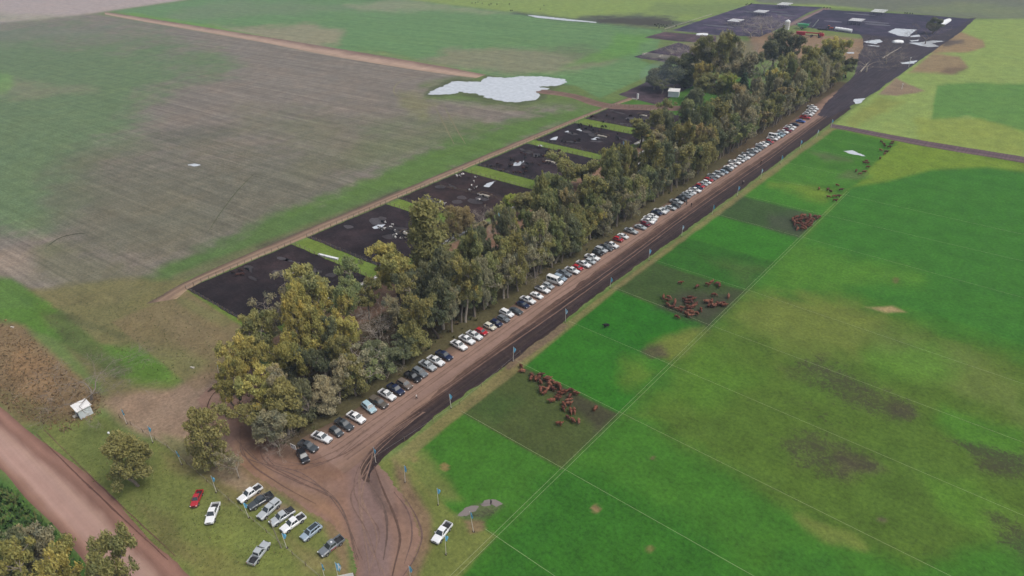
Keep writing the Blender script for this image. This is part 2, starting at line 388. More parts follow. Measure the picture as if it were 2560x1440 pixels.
L([(985,1150),(1030,1210),(1075,1290),(1080,1370),(1040,1460),(1000,1600),(960,1600),(1000,1200)], (126,104,84), 12, .9)
L([(400,1000),(560,930),(620,905),(620,1020),(520,1010),(430,1060)], (146,124,106), 14, .8)
L([(520,1190),(600,1210),(650,1260),(560,1260)], (118,104,74), 14, .6)
L([(290,1010),(420,980),(600,915),(620,1040),(590,1150),(650,1215),(740,1275),(700,1290),(600,1235),(500,1180),(420,1120),(320,1060)], (142,122,104), 12, .8, 1.4)
L([(400,1085),(470,1100),(480,1150),(430,1130)], (112,120,78), 12, .6)
L([(440,1360),(560,1380),(640,1440),(500,1440)], (122,118,70), 20, .5)
L([(330,1240),(430,1300),(480,1400),(400,1380)], (104,96,64), 20, .5)
# litter and lanes round the tree belt
def Wp(x, y):
    X, Y = x*S, y*S
    u, v = proj_np(np.array([X]), np.array([Y])); return (float(u[0]), float(v[0]))
def LW(x0, y0, x1, y1, c, f=6, s=1.0, warp=1.0): L([Wp(x0, y0), Wp(x0, y1), Wp(x1, y1), Wp(x1, y0)], c, f, s, warp)
LW(-152, 46, -114, 480, (84,72,54), 7, .97)
LW(-128, 60, -119, 300, (88,86,56), 5, .6)
LW(-166, 75, -150, 390, (134,106,88), 5, .95)
LW(-215, 50, -160, 77, (124,108,82), 5, .6)
LW(-214.5, 75, -168, 352, (106,128,58), 3, 1, .4)
LW(-216, 352, -150, 440, (98,128,56), 3, 1, .4)
L([(1640,240),(1740,190),(1900,200),(1880,330),(1700,290),(1560,262),(1500,262)], (72,120,48), 5, .9)
L([(1870,90),(1960,75),(2080,88),(2250,100),(2200,150),(2100,160),(1900,150)], (138,114,92), 6, .95)
L([(1970,66),(2130,82),(2240,96),(2180,100),(1970,80)], (110,124,72), 5, .7)
L([(1690,110),(1800,90),(1900,110),(1880,180),(1700,170)], (118,104,88), 8, .7)

BLOT = [([(1960,900),(2060,880),(2150,925),(2290,985),(2300,1030),(2260,1060),(2130,1040),(2040,980)], 26, .22), ([(2200,985),(2270,990),(2300,1020),(2285,1060),(2240,1050)], 14, .24),
 ([(1890,1070),(2040,1080),(2180,1130),(2240,1180),(2190,1215),(2050,1200),(1960,1140)], 26, .22), ([(2090,1125),(2190,1140),(2225,1180),(2170,1200),(2090,1170)], 18, .25),
 ([(2340,1085),(2450,1095),(2580,1140),(2590,1200),(2470,1190),(2380,1130)], 18, .26), ([(2420,1250),(2500,1270),(2600,1320),(2600,1430),(2490,1360)], 20, .22),
 ([(2010,980),(2150,1060),(2140,1100),(2030,1060),(1940,1000)], 20, .14), ([(1150,1030),(1283,903),(1548,1034),(1405,1173)], 6, .10), ([(1540,722),(1630,655),(1865,727),(1771,815)], 6, .10),
 ([(1610,860),(1660,860),(1680,900),(1620,905)], 12, .16), ([(340,780),(600,860),(560,930),(300,860)], 30, .13), ([(120,780),(330,930),(290,960),(100,830)], 14, .14), ([(180,720),(420,740),(330,830)], 26, .12),
 ([(1480,40),(1680,45),(1690,72),(1500,62)], 6, .3), ([(2190,700),(2560,740),(2560,900),(2300,860)], 60, .07), ([(1700,600),(2300,500),(2560,700),(2000,700)], 60, .04), ([(1160,1290),(1260,1255),(1230,1310)], 8, .2)]
FURDIR = None
def paint(mesh, X, Y, extra=()):
    U, V = proj_np(X, Y)
    n = len(X); colr = np.zeros((n, 4), np.float32); colr[:, 3] = 1; colr[:, :3] = C(100, 118, 66)
    fur = np.zeros(n, np.float32)
    N1 = fbm(X, Y, 0.05, 3); N2 = fbm(X, Y, 0.22, 9)
    for pts, c, f, s, warp, fu in list(LAY)+list(extra):
        xs = [p[0] for p in pts]; ys = [p[1] for p in pts]; m = 3*f+5
        idx = np.nonzero((U > min(xs)-m) & (U < max(xs)+m) & (V > min(ys)-m) & (V < max(ys)+m))[0]
        if len(idx) == 0: continue
        sd = sdist(U[idx], V[idx], pts)
        sd = sd + (N1[idx]*0.9+N2[idx]*0.5)*f*warp
        t = np.clip((sd+f)/(2*f), 0, 1); t = (t*t*(3-2*t)*s)[:, None]
        colr[idx, :3] = colr[idx, :3]*(1-t)+np.array(c, np.float32)*t
        if fu is not None: fur[idx] = fur[idx]*(1-t[:, 0])+fu*t[:, 0]
        elif fur[idx].any(): fur[idx] = fur[idx]*(1-0.35*t[:, 0]*(1 if s < .9 else 1.6))
    a = mesh.attributes.new('Col', 'FLOAT_COLOR', 'POINT'); a.data.foreach_set('color', colr.ravel())
    bl = np.zeros(n, np.float32)
    for pts, f, s in BLOT:
        xs = [p[0] for p in pts]; ys = [p[1] for p in pts]; m = 3*f+5
        idx = np.nonzero((U > min(xs)-m) & (U < max(xs)+m) & (V > min(ys)-m) & (V < max(ys)+m))[0]
        t = np.clip((sdist(U[idx], V[idx], pts)+(N1[idx]*.9+N2[idx]*.5)*f*1.4+f)/(2*f), 0, 1); bl[idx] = np.maximum(bl[idx], t*s)
    bb = mesh.attributes.new('blot', 'FLOAT', 'POINT'); bb.data.foreach_set('value', bl-0.05)
    b = mesh.attributes.new('fur', 'FLOAT', 'POINT'); b.data.foreach_set('value', np.clip(fur, 0, 1))
def axis(segs):
    out = []
    for a, b, st0, st1 in segs:
        x = a; 
        while x < b-1e-6:
            out.append(x); t = (x-a)/(b-a); x += st0*(st1/st0)**t
    out.append(segs[-1][1]); return np.array(out)
xs = axis([(-9000,-1200,900,60),(-1200,-400,14,2.4),(-400,-205,2.0,0.7),(-205,-20,0.62,0.62),(-20,90,0.7,2.0),(90,500,2.5,12),(500,9000,20,900)])
ys = axis([(-9000,-60,900,14),(-60,0,6,0.7),(0,140,0.62,0.66),(140,420,0.7,1.3),(420,1000,1.3,5),(1000,3000,8,60),(3000,12000,90,1200)])
GX, GY = np.meshgrid(xs, ys); X = GX.ravel(); Y = GY.ravel(); nx, ny = len(xs), len(ys)
me = bpy.data.meshes.new('ground')
i = np.arange(nx-1)[None, :]+nx*np.arange(ny-1)[:, None]; i = i.ravel()
quads = np.stack([i, i+1, i+1+nx, i+nx], 1).astype(np.int32)
me.vertices.add(len(X)); me.vertices.foreach_set('co', np.stack([X, Y, np.zeros_like(X)], 1).ravel().astype(np.float32))
me.loops.add(quads.size); me.loops.foreach_set('vertex_index', quads.ravel())
me.polygons.add(len(quads)); me.polygons.foreach_set('loop_start', (np.arange(len(quads))*4).astype(np.int32)); me.polygons.foreach_set('loop_total', np.full(len(quads), 4, np.int32))
me.update()
paint(me, X, Y)
fd = at(0, 635)-at(150, 720); FUR = math.atan2(fd.y, fd.x)
M_ground = ground_mat('soil_and_grass', 0.20, 0.42, streak=[(FUR, (70, 1.5, 1), 0.24, 'fur'), (FUR, (160, 4.5, 1), 0.16, 'fur')], tint=((1.25, 1.08, 0.95), 0.35), speck=0.5, blot=(64, 56, 50))
g = link('ground', me, M_ground); g['kind'] = 'structure'
print('ground', nx, ny, nx*ny)

# ------------------------------------------------------------------ sheets laid on the ground
def ragged(pts, step=0.8, amp=0.3, seed=0, closed=True):
    out = []; n = len(pts)
    for i in range(n if closed else n-1):
        a = Vector(pts[i][:2]); b = Vector(pts[(i+1) % n][:2]); k = max(1, int((b-a).length/step))
        d = (b-a); nn = Vector((-d.y, d.x)).normalized() if d.length > 0 else Vector((0, 0))
        for j in range(k):
            p = a.lerp(b, j/k)
            w = float(fbm(np.array([p.x]), np.array([p.y]), 0.35, 40+seed)[0])*0.7+float(fbm(np.array([p.x]), np.array([p.y]), 1.5, 60+seed)[0])*0.3
            out.append(p+nn*w*amp)
    if not closed: out.append(Vector(pts[-1][:2]))
    return out
def smooth_curve(pts, n=8):
    P = [Vector(p[:2]) for p in pts]; out = []
    for i in range(len(P)-1):
        p0 = P[max(0, i-1)]; p1 = P[i]; p2 = P[i+1]; p3 = P[min(len(P)-1, i+2)]
        for k in range(n):
            t = k/n; sl = (p2-p1).length; m1 = (p2-p0).normalized()*sl if (p2-p0).length > 0 else p2-p1; m2 = (p3-p1).normalized()*sl if (p3-p1).length > 0 else p2-p1
            out.append(p1*(2*t**3-3*t*t+1)+m1*(t**3-2*t*t+t)+p2*(3*t*t-2*t**3)+m2*(t**3-t*t))
    out.append(P[-1]); return out
def poly_sheet(name, pts, z, mat, color, amp=0.3, step=0.9, seed=0, parent=None, kind='structure'):
    pl = ragged(pts, step, amp, seed)
    bm = bmesh.new(); vs = [bm.verts.new((p.x, p.y, z)) for p in pl]
    try: bm.faces.new(vs)
    except ValueError: pass
    bmesh.ops.triangulate(bm, faces=bm.faces, ngon_method='EAR_CLIP')
    for f in bm.faces:
        if f.normal.z < 0: f.normal_flip()
    m = bpy.data.meshes.new(name); bm.to_mesh(m); bm.free()
    if color is not None:
        a = m.attributes.new('Col', 'FLOAT_COLOR', 'POINT'); a.data.foreach_set('color', np.tile(np.array([*C(*color), 1], np.float32), (len(m.vertices), 1)).ravel())
    o = link(name, m, mat, parent); 
    if kind: o['kind'] = kind
    return o
def px(*pts): return [at(*p) for p in pts]
def w(*pts): return [Vector((a*S, b*S, 0)) for a, b in pts]
# strip between a left and a right line, colour given across the width
def strip_sheet(name, left, right, z, mat, cols, amp=0.3, along=2.0, nx_=14, seed=0):
    Lc = smooth_curve(left, 10); Rc = smooth_curve(right, 10)
    def resample(c, n):
        d = [0]
        for a, b in zip(c, c[1:]): d.append(d[-1]+(b-a).length)
        out = []; j = 0
        for k in range(n):
            t = d[-1]*k/(n-1)
            while j < len(d)-2 and d[j+1] < t: j += 1
            s_ = (t-d[j])/max(1e-6, d[j+1]-d[j]); out.append(c[j].lerp(c[j+1], min(1, max(0, s_))))
        return out
    ln = max(sum((b-a).length for a, b in zip(Lc, Lc[1:])), 1); n = max(4, int(ln/along))
    Lr, Rr_ = resample(Lc, n), resample(Rc, n)
    vs = []; cs = []
    for k in range(n):
        a, b = Lr[k], Rr_[k]; wv = (b-a); wl_ = wv.length
        ja = float(fbm(np.array([a.x]), np.array([a.y]), 0.3, 70+seed)[0])*amp; jb = float(fbm(np.array([b.x]), np.array([b.y]), 0.3, 90+seed)[0])*amp
        for i_ in range(nx_+1):
            t = i_/nx_; d = ja*(1-t)+jb*t
            p = a.lerp(b, t)+wv.normalized()*d
            vs.append((p.x, p.y, z))
            q = t*(len(cols)-1)+0.6*float(fbm(np.array([p.x]), np.array([p.y]), 0.12, 30+seed)[0]); q = min(max(q, 0), len(cols)-1-1e-6)
            qi = int(q); c0, c1 = C(*cols[qi]), C(*cols[qi+1]); fr = q-qi
            cs.append([c0[m]*(1-fr)+c1[m]*fr for m in range(3)]+[1])
    fs = []
    for k in range(n-1):
        for i_ in range(nx_):
            a = k*(nx_+1)+i_; fs.append((a, a+1, a+nx_+2, a+nx_+1))
    m = bpy.data.meshes.new(name); m.from_pydata(vs, [], fs); m.update()
    if m.polygons[0].normal.z < 0: m.flip_normals()
    a = m.attributes.new('Col', 'FLOAT_COLOR', 'POINT'); a.data.foreach_set('color', np.array(cs, np.float32).ravel())
    o = link(name, m, mat); o['kind'] = 'structure'; return o
M_lane = ground_mat('packed_dirt', 0.13, 0.12, streak=[(0, (0.5, 40, 1), 0.07, None), (0, (3.5, 120, 1), 0.07, None)], bump=0.3, spec=0.08, rough=0.9)
M_mud = ground_mat('churned_mud', 0.22, 0.36, streak=[(0, (0.5, 22, 1), 0.36, None)], bump=1.2, spec=0.12, rough=0.8)
M_fan = ground_mat('entrance_dirt', 0.18, 0.20, bump=0.6, spec=0.08, rough=0.9, tint=((1.15, 1.02, 0.92), 0.5))
PUBD = math.atan2((at(370, 1440)-at(0, 1040)).y, (at(370, 1440)-at(0, 1040)).x)
M_pub = ground_mat('public_road_dirt', 0.07, 0.06, streak=[(PUBD, (60, 1.6, 1), 0.08, None)], bump=0.25, spec=0.15)
M_pen = ground_mat('pen_mud', 0.5, 0.55, bump=1.4, spec=0.10, rough=0.8, tint=((2.3, 1.95, 1.8), 0.8), blot=(26, 22, 22))
M_track = ground_mat('farm_track_dirt', 0.10, 0.12, streak=[(PI/2, (60, 0.9, 1), 0.16, None)], bump=0.4)
M_water = water_mat('water', C(236, 241, 246), 0.5); M_muddy = water_mat('muddy_water', C(126, 114, 106), 0.12, 0.2)  # clear water: bright sky reflection painted in as a near-white base colour
# public dirt road, lower left
strip_sheet('public_road', px((-700,560),(-300,790),(0,1015),(60,1068),(250,1212),(370,1345),(480,1440),(700,1640),(900,1850)), px((-700,900),(-300,980),(0,1172),(55,1235),(150,1330),(230,1430),(300,1530),(480,1740),(640,1960)), 0.008, M_pub,
            [(124,92,80),(150,114,100),(130,98,86),(168,138,124),(174,143,131),(170,138,126),(174,142,130),(154,120,104),(124,92,80)], 0.5, 1.5, 24)
# entrance fan and south end of the lane
def grid_sheet(name, poly_px, z, mat, base, layers, step=0.36, amp=5, edge_fade=None):
    P = px(*poly_px); x0, x1 = min(p.x for p in P), max(p.x for p in P); y0, y1 = min(p.y for p in P), max(p.y for p in P)
    ax = np.arange(x0-1, x1+1, step); ay = np.arange(y0-1, y1+1, step); GX_, GY_ = np.meshgrid(ax, ay); nx1 = len(ax)
    X_, Y_ = GX_.ravel(), GY_.ravel(); U, V = proj_np(X_, Y_)
    sd = sdist(U, V, poly_px)+fbm(X_, Y_, 0.35, 5)*amp+fbm(X_, Y_, 1.6, 15)*amp*.5
    i = (np.arange(nx1-1)[None, :]+nx1*np.arange(len(ay)-1)[:, None]).ravel()
    keep = (sd[i] > 0) & (sd[i+1] > 0) & (sd[i+nx1] > 0) & (sd[i+1+nx1] > 0); i = i[keep]
    Q = np.stack([i, i+1, i+1+nx1, i+nx1], 1); used, inv = np.unique(Q.ravel(), return_inverse=True); inv = inv.reshape(-1, 4)
    m = bpy.data.meshes.new(name); m.from_pydata([(X_[k], Y_[k], z) for k in used], [], [tuple(int(t) for t in q) for q in inv]); m.update()
    colr = np.tile(np.array([*C(*base), 1], np.float32), (len(used), 1)); U, V = U[used], V[used]; N = fbm(X_[used], Y_[used], 0.15, 3)
    for pts, c, f, st in layers:
        t = np.clip((sdist(U, V, pts)+N*f*.7+f)/(2*f), 0, 1); t = (t*t*(3-2*t)*st)[:, None]; colr[:, :3] = colr[:, :3]*(1-t)+np.array(C(*c), np.float32)*t
    at2 = m.attributes.new('Col', 'FLOAT_COLOR', 'POINT'); at2.data.foreach_set('color', colr.ravel())
    o = link(name, m, mat); o['kind'] = 'structure'; return o
FAN = [(884,1460),(886,1410),(868,1355),(825,1312),(770,1280),(715,1240),(660,1205),(625,1185),(600,1160),(575,1120),(545,1072),(505,1035),(490,1000),(510,975),(580,938),(620,915),(700,930),(680,1000),(690,1050),(705,1100),(745,1118),(790,1098),(900,1040),(1010,985),(1100,925),(1200,900),(1120,975),(1010,1060),(950,1110),(938,1150),(960,1170),(1000,1225),(1040,1290),(1052,1350),(1030,1410),(1010,1460),(985,1700),(900,1700)]
grid_sheet('entrance_road', FAN, 0.008, M_fan, (134,108,96), [
    ([(490,1000),(600,920),(640,960),(590,1020),(560,1060)], (150,122,106), 14, .9), ([(580,1040),(640,1000),(690,1100),(640,1160),(600,1120)], (118,92,78), 16, .8),
    ([(590,1110),(700,1200),(820,1245),(870,1330),(890,1440),(870,1440),(830,1300),(700,1230),(600,1160)], (140,112,90), 14, .8),
    ([(700,1120),(800,1150),(860,1190),(800,1215),(700,1180)], (124,96,78), 20, .7), ([(690,1090),(760,1120),(740,1150),(690,1140)], (92,76,64), 12, .7),
    ([(870,1150),(920,1150),(960,1260),(980,1340),(975,1700),(905,1700),(910,1400),(875,1260)], (126,106,102), 18, .8),
    ([(915,1130),(940,1160),(960,1200),(1000,1270),(1000,1310),(950,1270),(920,1210)], (94,78,72), 9, .7), ([(940,1160),(985,1225),(990,1290),(960,1250)], (134,110,100), 7, .7),
    ([(1000,1250),(1052,1330),(1020,1420),(980,1440),(1000,1340)], (136,110,94), 12, .7), ([(985,1700),(1010,1460),(985,1400),(975,1440)], (138,112,96), 10, .7),
    ([(1000,1230),(1040,1300),(1020,1340),(1000,1290)], (112,92,84), 8, .6), ([(780,1200),(860,1230),(875,1290),(820,1260)], (128,102,86), 18, .5)])
strip_sheet('dirt_lane', w((-121.5,57),(-120.5,64),(-119.5,72),(-119.5,200),(-119.5,380),(-120,450),(-116,480)), w((-103.5,57),(-103.8,66),(-104,80),(-104.5,200),(-104.5,380),(-107,440),(-108,480)), 0.012, M_lane,
            [(98,82,68),(126,103,88),(146,119,105),(144,118,105),(140,115,104),(142,115,100),(120,97,84)], 0.3, 1.4, 22, 5)
strip_sheet('mud_verge', px((918,1200),(906,1165),(910,1145),(930,1118),(1000,1055),(1100,975),(1220,880),(1460,700),(1660,555),(1900,395),(2060,286),(2110,250)), px((922,1202),(928,1180),(940,1165),(960,1142),(1030,1090),(1128,1010),(1290,895),(1525,714),(1704,584),(1953,400),(2078,308),(2128,272)), 0.016, M_mud,
            [(104,82,70),(88,68,60),(68,54,50),(58,47,47),(66,54,50),(52,42,44),(62,50,46)], 0.7, 1.0, 14, 7)
strip_sheet('mud_lane_far', w((-112,395),(-119,455),(-123,500),(-138,560),(-146,600),(-160,640),(-168,650)), w((-105,392),(-100,450),(-99,500),(-98,560),(-97,640),(-96,700),(-98,775)), 0.018, M_mud,
            [(66,56,62),(60,54,62),(64,56,62),(60,54,62)], 1.5, 3, 12, 9)
strip_sheet('west_farm_track', w((-217,62),(-221,80),(-222,120),(-221.5,170),(-221.5,260),(-219,350),(-217,395),(-213,440)), w((-212,70),(-215.8,80),(-215.8,120),(-216.2,170),(-216.5,260),(-216.2,340),(-210,390),(-206,440)), 0.010, M_track,
            [(96,84,72),(110,92,80),(150,126,106),(122,102,88),(152,128,106),(158,136,112)], 0.45, 2, 8, 11)
strip_sheet('far_field_track', px((262,30),(320,38),(640,88),(860,124),(1100,165),(1215,187)), px((262,36),(320,47),(640,103),(840,142),(1060,178),(1190,195)), 0.010, M_track,
            [(120,98,90),(150,126,112),(178,152,134),(160,138,118)], 0.6, 4, 6, 13)
strip_sheet('east_farm_track', px((2078,309),(2150,322),(2300,350),(2560,392),(3200,500)), px((2074,318),(2150,333),(2300,364),(2560,408),(3200,530)), 0.010, M_track,
            [(96,80,82),(104,86,90),(88,74,80),(112,94,94),(84,70,70)], 0.3, 2.5, 8, 15)
strip_sheet('yard_track', px((1250,207),(1350,222),(1440,236),(1520,258),(1620,262),(1760,268),(1860,280)), px((1250,212),(1350,233),(1420,243),(1500,268),(1600,275),(1760,280),(1860,292)), 0.013, M_track,
            [(120,98,86),(112,90,80),(128,104,92)], 0.5, 2.5, 6, 17)
strip_sheet('lot_track', px((1945,68),(2000,46),(2040,28),(2060,20)), px((1965,70),(2016,50),(2060,30),(2080,22)), 0.014, M_track, [(112,92,92),(140,118,114),(104,86,88)], .5, 5, 4, 18)
# curved wheel ruts round the entrance
M_rut = ground_mat('wet_rut', 0.15, 0.3, bump=0.8, spec=0.12, rough=0.8)
RUTN = [0]
def rut(pts, wd, c, z, seed):
    z = 0.024+0.0016*RUTN[0]; RUTN[0] += 1
    cv = smooth_curve(px(*pts), 8); Lp, Rp = [], []
    for i_, p in enumerate(cv):
        d = (cv[min(i_+1, len(cv)-1)]-cv[max(i_-1, 0)]).normalized(); nn = Vector((-d.y, d.x)); t = i_/(len(cv)-1); ww = wd*(0.35+0.65*math.sin(PI*min(max(t, .04), .96)))
        Lp.append(p+nn*ww/2); Rp.append(p-nn*ww/2)
    strip_sheet('wheel_rut', Lp, Rp, z, M_rut, [c, tuple(int(x*.86) for x in c), c], 0.12, 0.8, 3, seed)
rut([(936,1166),(946,1195),(962,1235),(990,1300),(1000,1350),(985,1420),(960,1520)], 0.5, (104,82,72), 0.020, 1)
rut([(905,1160),(912,1190),(925,1210),(960,1270),(968,1330),(958,1400)], 0.6, (112,92,84), 0.022, 2)
rut([(915,1150),(908,1170),(915,1200),(924,1204)], 1.4, (86,68,60), 0.024, 3)
rut([(1010,1240),(1040,1290),(1055,1340),(1035,1400),(1000,1450)], 0.4, (116,94,84), 0.020, 4)
rut([(985,1230),(1020,1280),(1030,1340),(1010,1410)], 0.35, (114,92,84), 0.022, 5)
rr_ = np.random.RandomState(77)
for k in range(11):
    o_ = rr_.normal(size=8)*[14, 14, 16, 16, 14, 12, 10, 8]; c_ = [(122,98,87),(144,118,104),(118,96,86),(128,104,94)][k % 4]
    if k % 2: rut([(930+o_[0]*1.5,1440),(925+o_[1],1340),(900+o_[2],1240),(905+o_[3],1170),(960+o_[4],1105),(1060+o_[5],1030)], .28, c_, 0, 60+k)
    elif k % 4: rut([(600+o_[0],1090+o_[1]),(640+o_[2],1150+o_[1]*.5),(740+o_[3],1190+o_[4]),(850+o_[5],1260+o_[6]),(900+o_[7],1400)], .3, c_, 0, 60+k)
    else: rut([(640+o_[0],1110+o_[1]),(720+o_[2],1160+o_[3]*.7),(820+o_[4],1150+o_[5]*.7),(920+o_[6],1080+o_[7]*.5)], .28, c_, 0, 60+k)
rut([(612,924),(585,938),(550,958),(520,980)], 1.7, (92,72,58), 0.024, 8)
rut([(560,962),(530,990),(516,1030),(522,1070)], 0.3, (92,70,58), 0.024, 9)
rut([(620,1020),(600,1080),(620,1150),(700,1210),(790,1260)], 0.35, (120,95,83), 0.024, 10)
rut([(650,1100),(660,1150),(740,1200),(820,1240)], 0.35, (120,95,83), 0.022, 11)
rut([(760,1170),(850,1140),(900,1110),(990,1040)], 0.4, (120,95,83), 0.022, 12)
for k, (a, b) in enumerate([((90,1085),(420,1400)),((110,1075),(440,1392))]):
    rut([a, ((a[0]+b[0])/2, (a[1]+b[1])/2+4), b], 0.28, (112,82,72), 0.014, 20+k)
for k, xw in enumerate((-117.3, -113, -111.2, -108, -106.2)):
    a = [Vector((xw*S+0.5*math.sin(j*1.7+k), (60+j*42)*S, 0)) for j in range(9)]
    Lp = [p+Vector((-.18, 0, 0)) for p in a]; Rp = [p+Vector((.18, 0, 0)) for p in a]
    strip_sheet('wheel_rut', Lp, Rp, 0.020, M_rut, [(126,102,90),(118,95,84),(126,102,90)], 0.2, 1.5, 2, 30+k)
# tramlines and darker bands crossing the west field
rut([(120,615),(150,595),(190,585),(215,584)], .6, (70,70,52), 0.010, 50)
rut([(520,580),(560,520),(600,470),(640,430)], .5, (90,92,68), 0.010, 51)
for dx in (0, 24): rut([(1085+dx,262),(1110+dx,310),(1135+dx*1.2,360)], .8, (126,122,92), 0.010, 52+dx)
rut([(1060,188),(1000,205),(985,230),(1010,250)], .8, (138,130,100), 0.010, 54)
# feedlot pens
PENS = [(75.3,117.5),(124.8,165),(172,213),(222.3,261.5),(268.3,304.5),(314.5,348.5)]
for k, (y0, y1) in enumerate(PENS):
    poly_sheet('pen_floor', w((-215.3,y0),(-215.3,y1),(-170,y1+2),(-170,y0+2)), 0.012, M_pen, [(38,32,34),(38,32,35),(44,35,35),(42,36,40),(40,34,38),(44,37,40)][k], 0.5, 1.2, k)
for k, (q, c) in enumerate([(((1545,237),(1640,195),(1700,170),(1760,200),(1640,262)), (62,54,60)),(((1585,142),(1695,106),(1770,130),(1700,160),(1600,146)), (60,52,64)),(((1610,94),(1660,80),(1790,90),(1790,108),(1700,104)), (72,60,66)),
                      (((1682,76),(1730,58),(1880,9),(2058,18),(2020,32),(1965,64),(1900,92),(1790,88)), (60,56,74)),(((1985,62),(2060,24),(2320,38),(2425,47),(2400,66),(2330,92),(2250,94),(2128,84),(2050,74)), (50,47,64))]):
    poly_sheet('lot_floor', px(*q), 0.021+0.003*k, M_pen, c, 1.0, 3, 10+k)
M_wet = ground_mat('wet_mud_sheen', 0.3, 0.4, bump=0.8, spec=0.4, rough=0.45)
rw = np.random.RandomState(9)
for k, (y0, y1) in enumerate(PENS):
    for j in range(7):
        cx, cy = rw.uniform(-211, -176), rw.uniform(y0+4, y1-4); a_, b_ = rw.uniform(1.5, 6), rw.uniform(.7, 2.4); th = rw.uniform(-.3, .5)
        pts = [Vector(((cx+a_*math.cos(t)*math.cos(th)-b_*math.sin(t)*math.sin(th))*S, (cy+a_*math.cos(t)*math.sin(th)+b_*math.sin(t)*math.cos(th))*S, 0)) for t in [q_*PI/5 for q_ in range(10)]]
        poly_sheet('wet_mud_patch', pts, 0.0185+0.0006*j, M_wet, [(62,54,54),(54,46,46),(72,66,68),(58,50,48)][j % 4], 2.0, 0.35, 100+k*7+j)
for j in range(22):
    p = at(rw.uniform(1720, 2380), rw.uniform(16, 84)); a_, b_ = rw.uniform(4, 16), rw.uniform(1.5, 5)
    if sdist(np.array([proj_np(np.array([p.x]), np.array([p.y]))[0][0]]), np.array([proj_np(np.array([p.x]), np.array([p.y]))[1][0]]), [(1700,72),(1880,12),(2420,47),(2330,90),(2130,82),(1965,64),(1850,86)])[0] > 4:
        poly_sheet('wet_mud_patch', [Vector((p.x+a_*math.cos(t), p.y+b_*math.sin(t), 0)) for t in [q_*PI/5 for q_ in range(10)]], 0.036+0.0003*j, M_wet, [(66,62,72),(48,44,54),(80,76,86)][j % 3], 2.0, 1.2, 200+j)
# water
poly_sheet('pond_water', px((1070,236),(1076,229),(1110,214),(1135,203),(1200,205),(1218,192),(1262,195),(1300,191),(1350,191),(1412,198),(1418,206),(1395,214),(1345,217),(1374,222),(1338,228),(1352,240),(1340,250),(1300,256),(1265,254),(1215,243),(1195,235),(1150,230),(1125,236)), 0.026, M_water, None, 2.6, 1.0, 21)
PUD = [((2220,80),(2238,71),(2292,74),(2270,92),(2250,90)),((2274,90),(2297,86),(2300,92),(2276,93)),((2272,107),(2300,106),(2330,101),(2362,103),(2330,108),(2346,116),(2320,118),(2290,112)),((2275,102),(2298,99),(2296,102),(2280,104)),
       ((2252,157),(2270,154),(2294,151),(2286,159),(2256,160)),((2132,252),(2140,247),(2163,246),(2155,256),(2140,260)),((2158,104),(2200,98),(2206,104),(2190,110),(2165,107)),((2160,112),(2200,115),(2196,117)),((2230,103),(2258,102),(2256,108),(2231,108)),((2116,131),(2136,130),(2134,134),(2118,134)),
       ((2108,378),(2130,376),(2142,381),(2164,391),(2140,388),(2118,383)),((1315,37),(1350,40),(1490,55),(1490,57),(1420,52),(1340,44)),((470,412),(488,409),(502,413),(484,417))]
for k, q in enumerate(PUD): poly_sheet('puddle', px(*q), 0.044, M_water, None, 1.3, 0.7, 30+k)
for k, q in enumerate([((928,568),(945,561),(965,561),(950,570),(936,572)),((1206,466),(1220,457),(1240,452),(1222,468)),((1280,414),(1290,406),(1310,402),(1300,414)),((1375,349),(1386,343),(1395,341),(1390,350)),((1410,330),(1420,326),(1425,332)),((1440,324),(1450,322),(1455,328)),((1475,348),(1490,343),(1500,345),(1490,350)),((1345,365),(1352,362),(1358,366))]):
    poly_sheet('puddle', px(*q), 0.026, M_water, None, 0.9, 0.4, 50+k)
for k, q in enumerate([((1145,1290),(1160,1270),(1178,1262),(1195,1265),(1190,1278),(1165,1292)),((1193,1260),(1210,1250),(1228,1250),(1226,1262),(1205,1266)),((1222,1262),(1226,1250),(1240,1248),(1258,1260),(1240,1268))]):
    poly_sheet('muddy_puddle', px(*q), 0.026, M_muddy, None, 0.9, 0.35, 60+k)
HZ = bpy.data.materials.new('haze_air'); HZ.use_nodes = True; hn = HZ.node_tree.nodes; hn.clear()
ho = hn.new('ShaderNodeOutputMaterial'); hv = hn.new('ShaderNodeVolumePrincipled'); hv.inputs['Color'].default_value = (0.62, 0.78, 1.0, 1); hv.inputs['Density'].default_value = 0.00019; hv.inputs['Anisotropy'].default_value = 0.0
HZ.node_tree.links.new(hv.outputs[0], ho.inputs['Volume'])
hb = MB(); hb.box((0, 0, (125-1)/2), (18400, 18400, 126)); hb.v = [(x, y+1200, z) for x, y, z in hb.v]
hz = link('haze', hb.mesh('haze'), HZ); hz['kind'] = 'stuff'
# ------------------------------------------------------------------ vehicles
M_paint = objcol('car_paint', 0.32, 0.5, 0.03, 1.2, spec=0.5, dirt=C(120, 100, 86))
M_glass = plain('car_glass', (0.03, 0.04, 0.045), 0.06, 0, 0, spec=1.0)
M_tyre = plain('tyre_rubber', (0.025, 0.024, 0.023), 0.9, 0, 0.3)
M_rim = plain('wheel_rim', (0.35, 0.35, 0.36), 0.4, 0.6)
M_dark = plain('black_plastic', (0.03, 0.03, 0.033), 0.6, 0, 0.2)
M_lamp = plain('headlamp_lens', (0.75, 0.77, 0.8), 0.15, 0, 0, spec=0.8)
M_tail = plain('tail_lamp_red', (0.35, 0.02, 0.02), 0.3)
M_wood = plain('weathered_wood', C(120, 104, 86), 0.9, 0, 0.25)
M_white = plain('white_paint', (0.72, 0.73, 0.74), 0.6, 0, 0.06)
M_conc = plain('pale_concrete', C(190, 184, 172), 0.9, 0, 0.12)
M_canvas = plain('olive_canvas', C(96, 88, 76), 0.9, 0, 0.15)
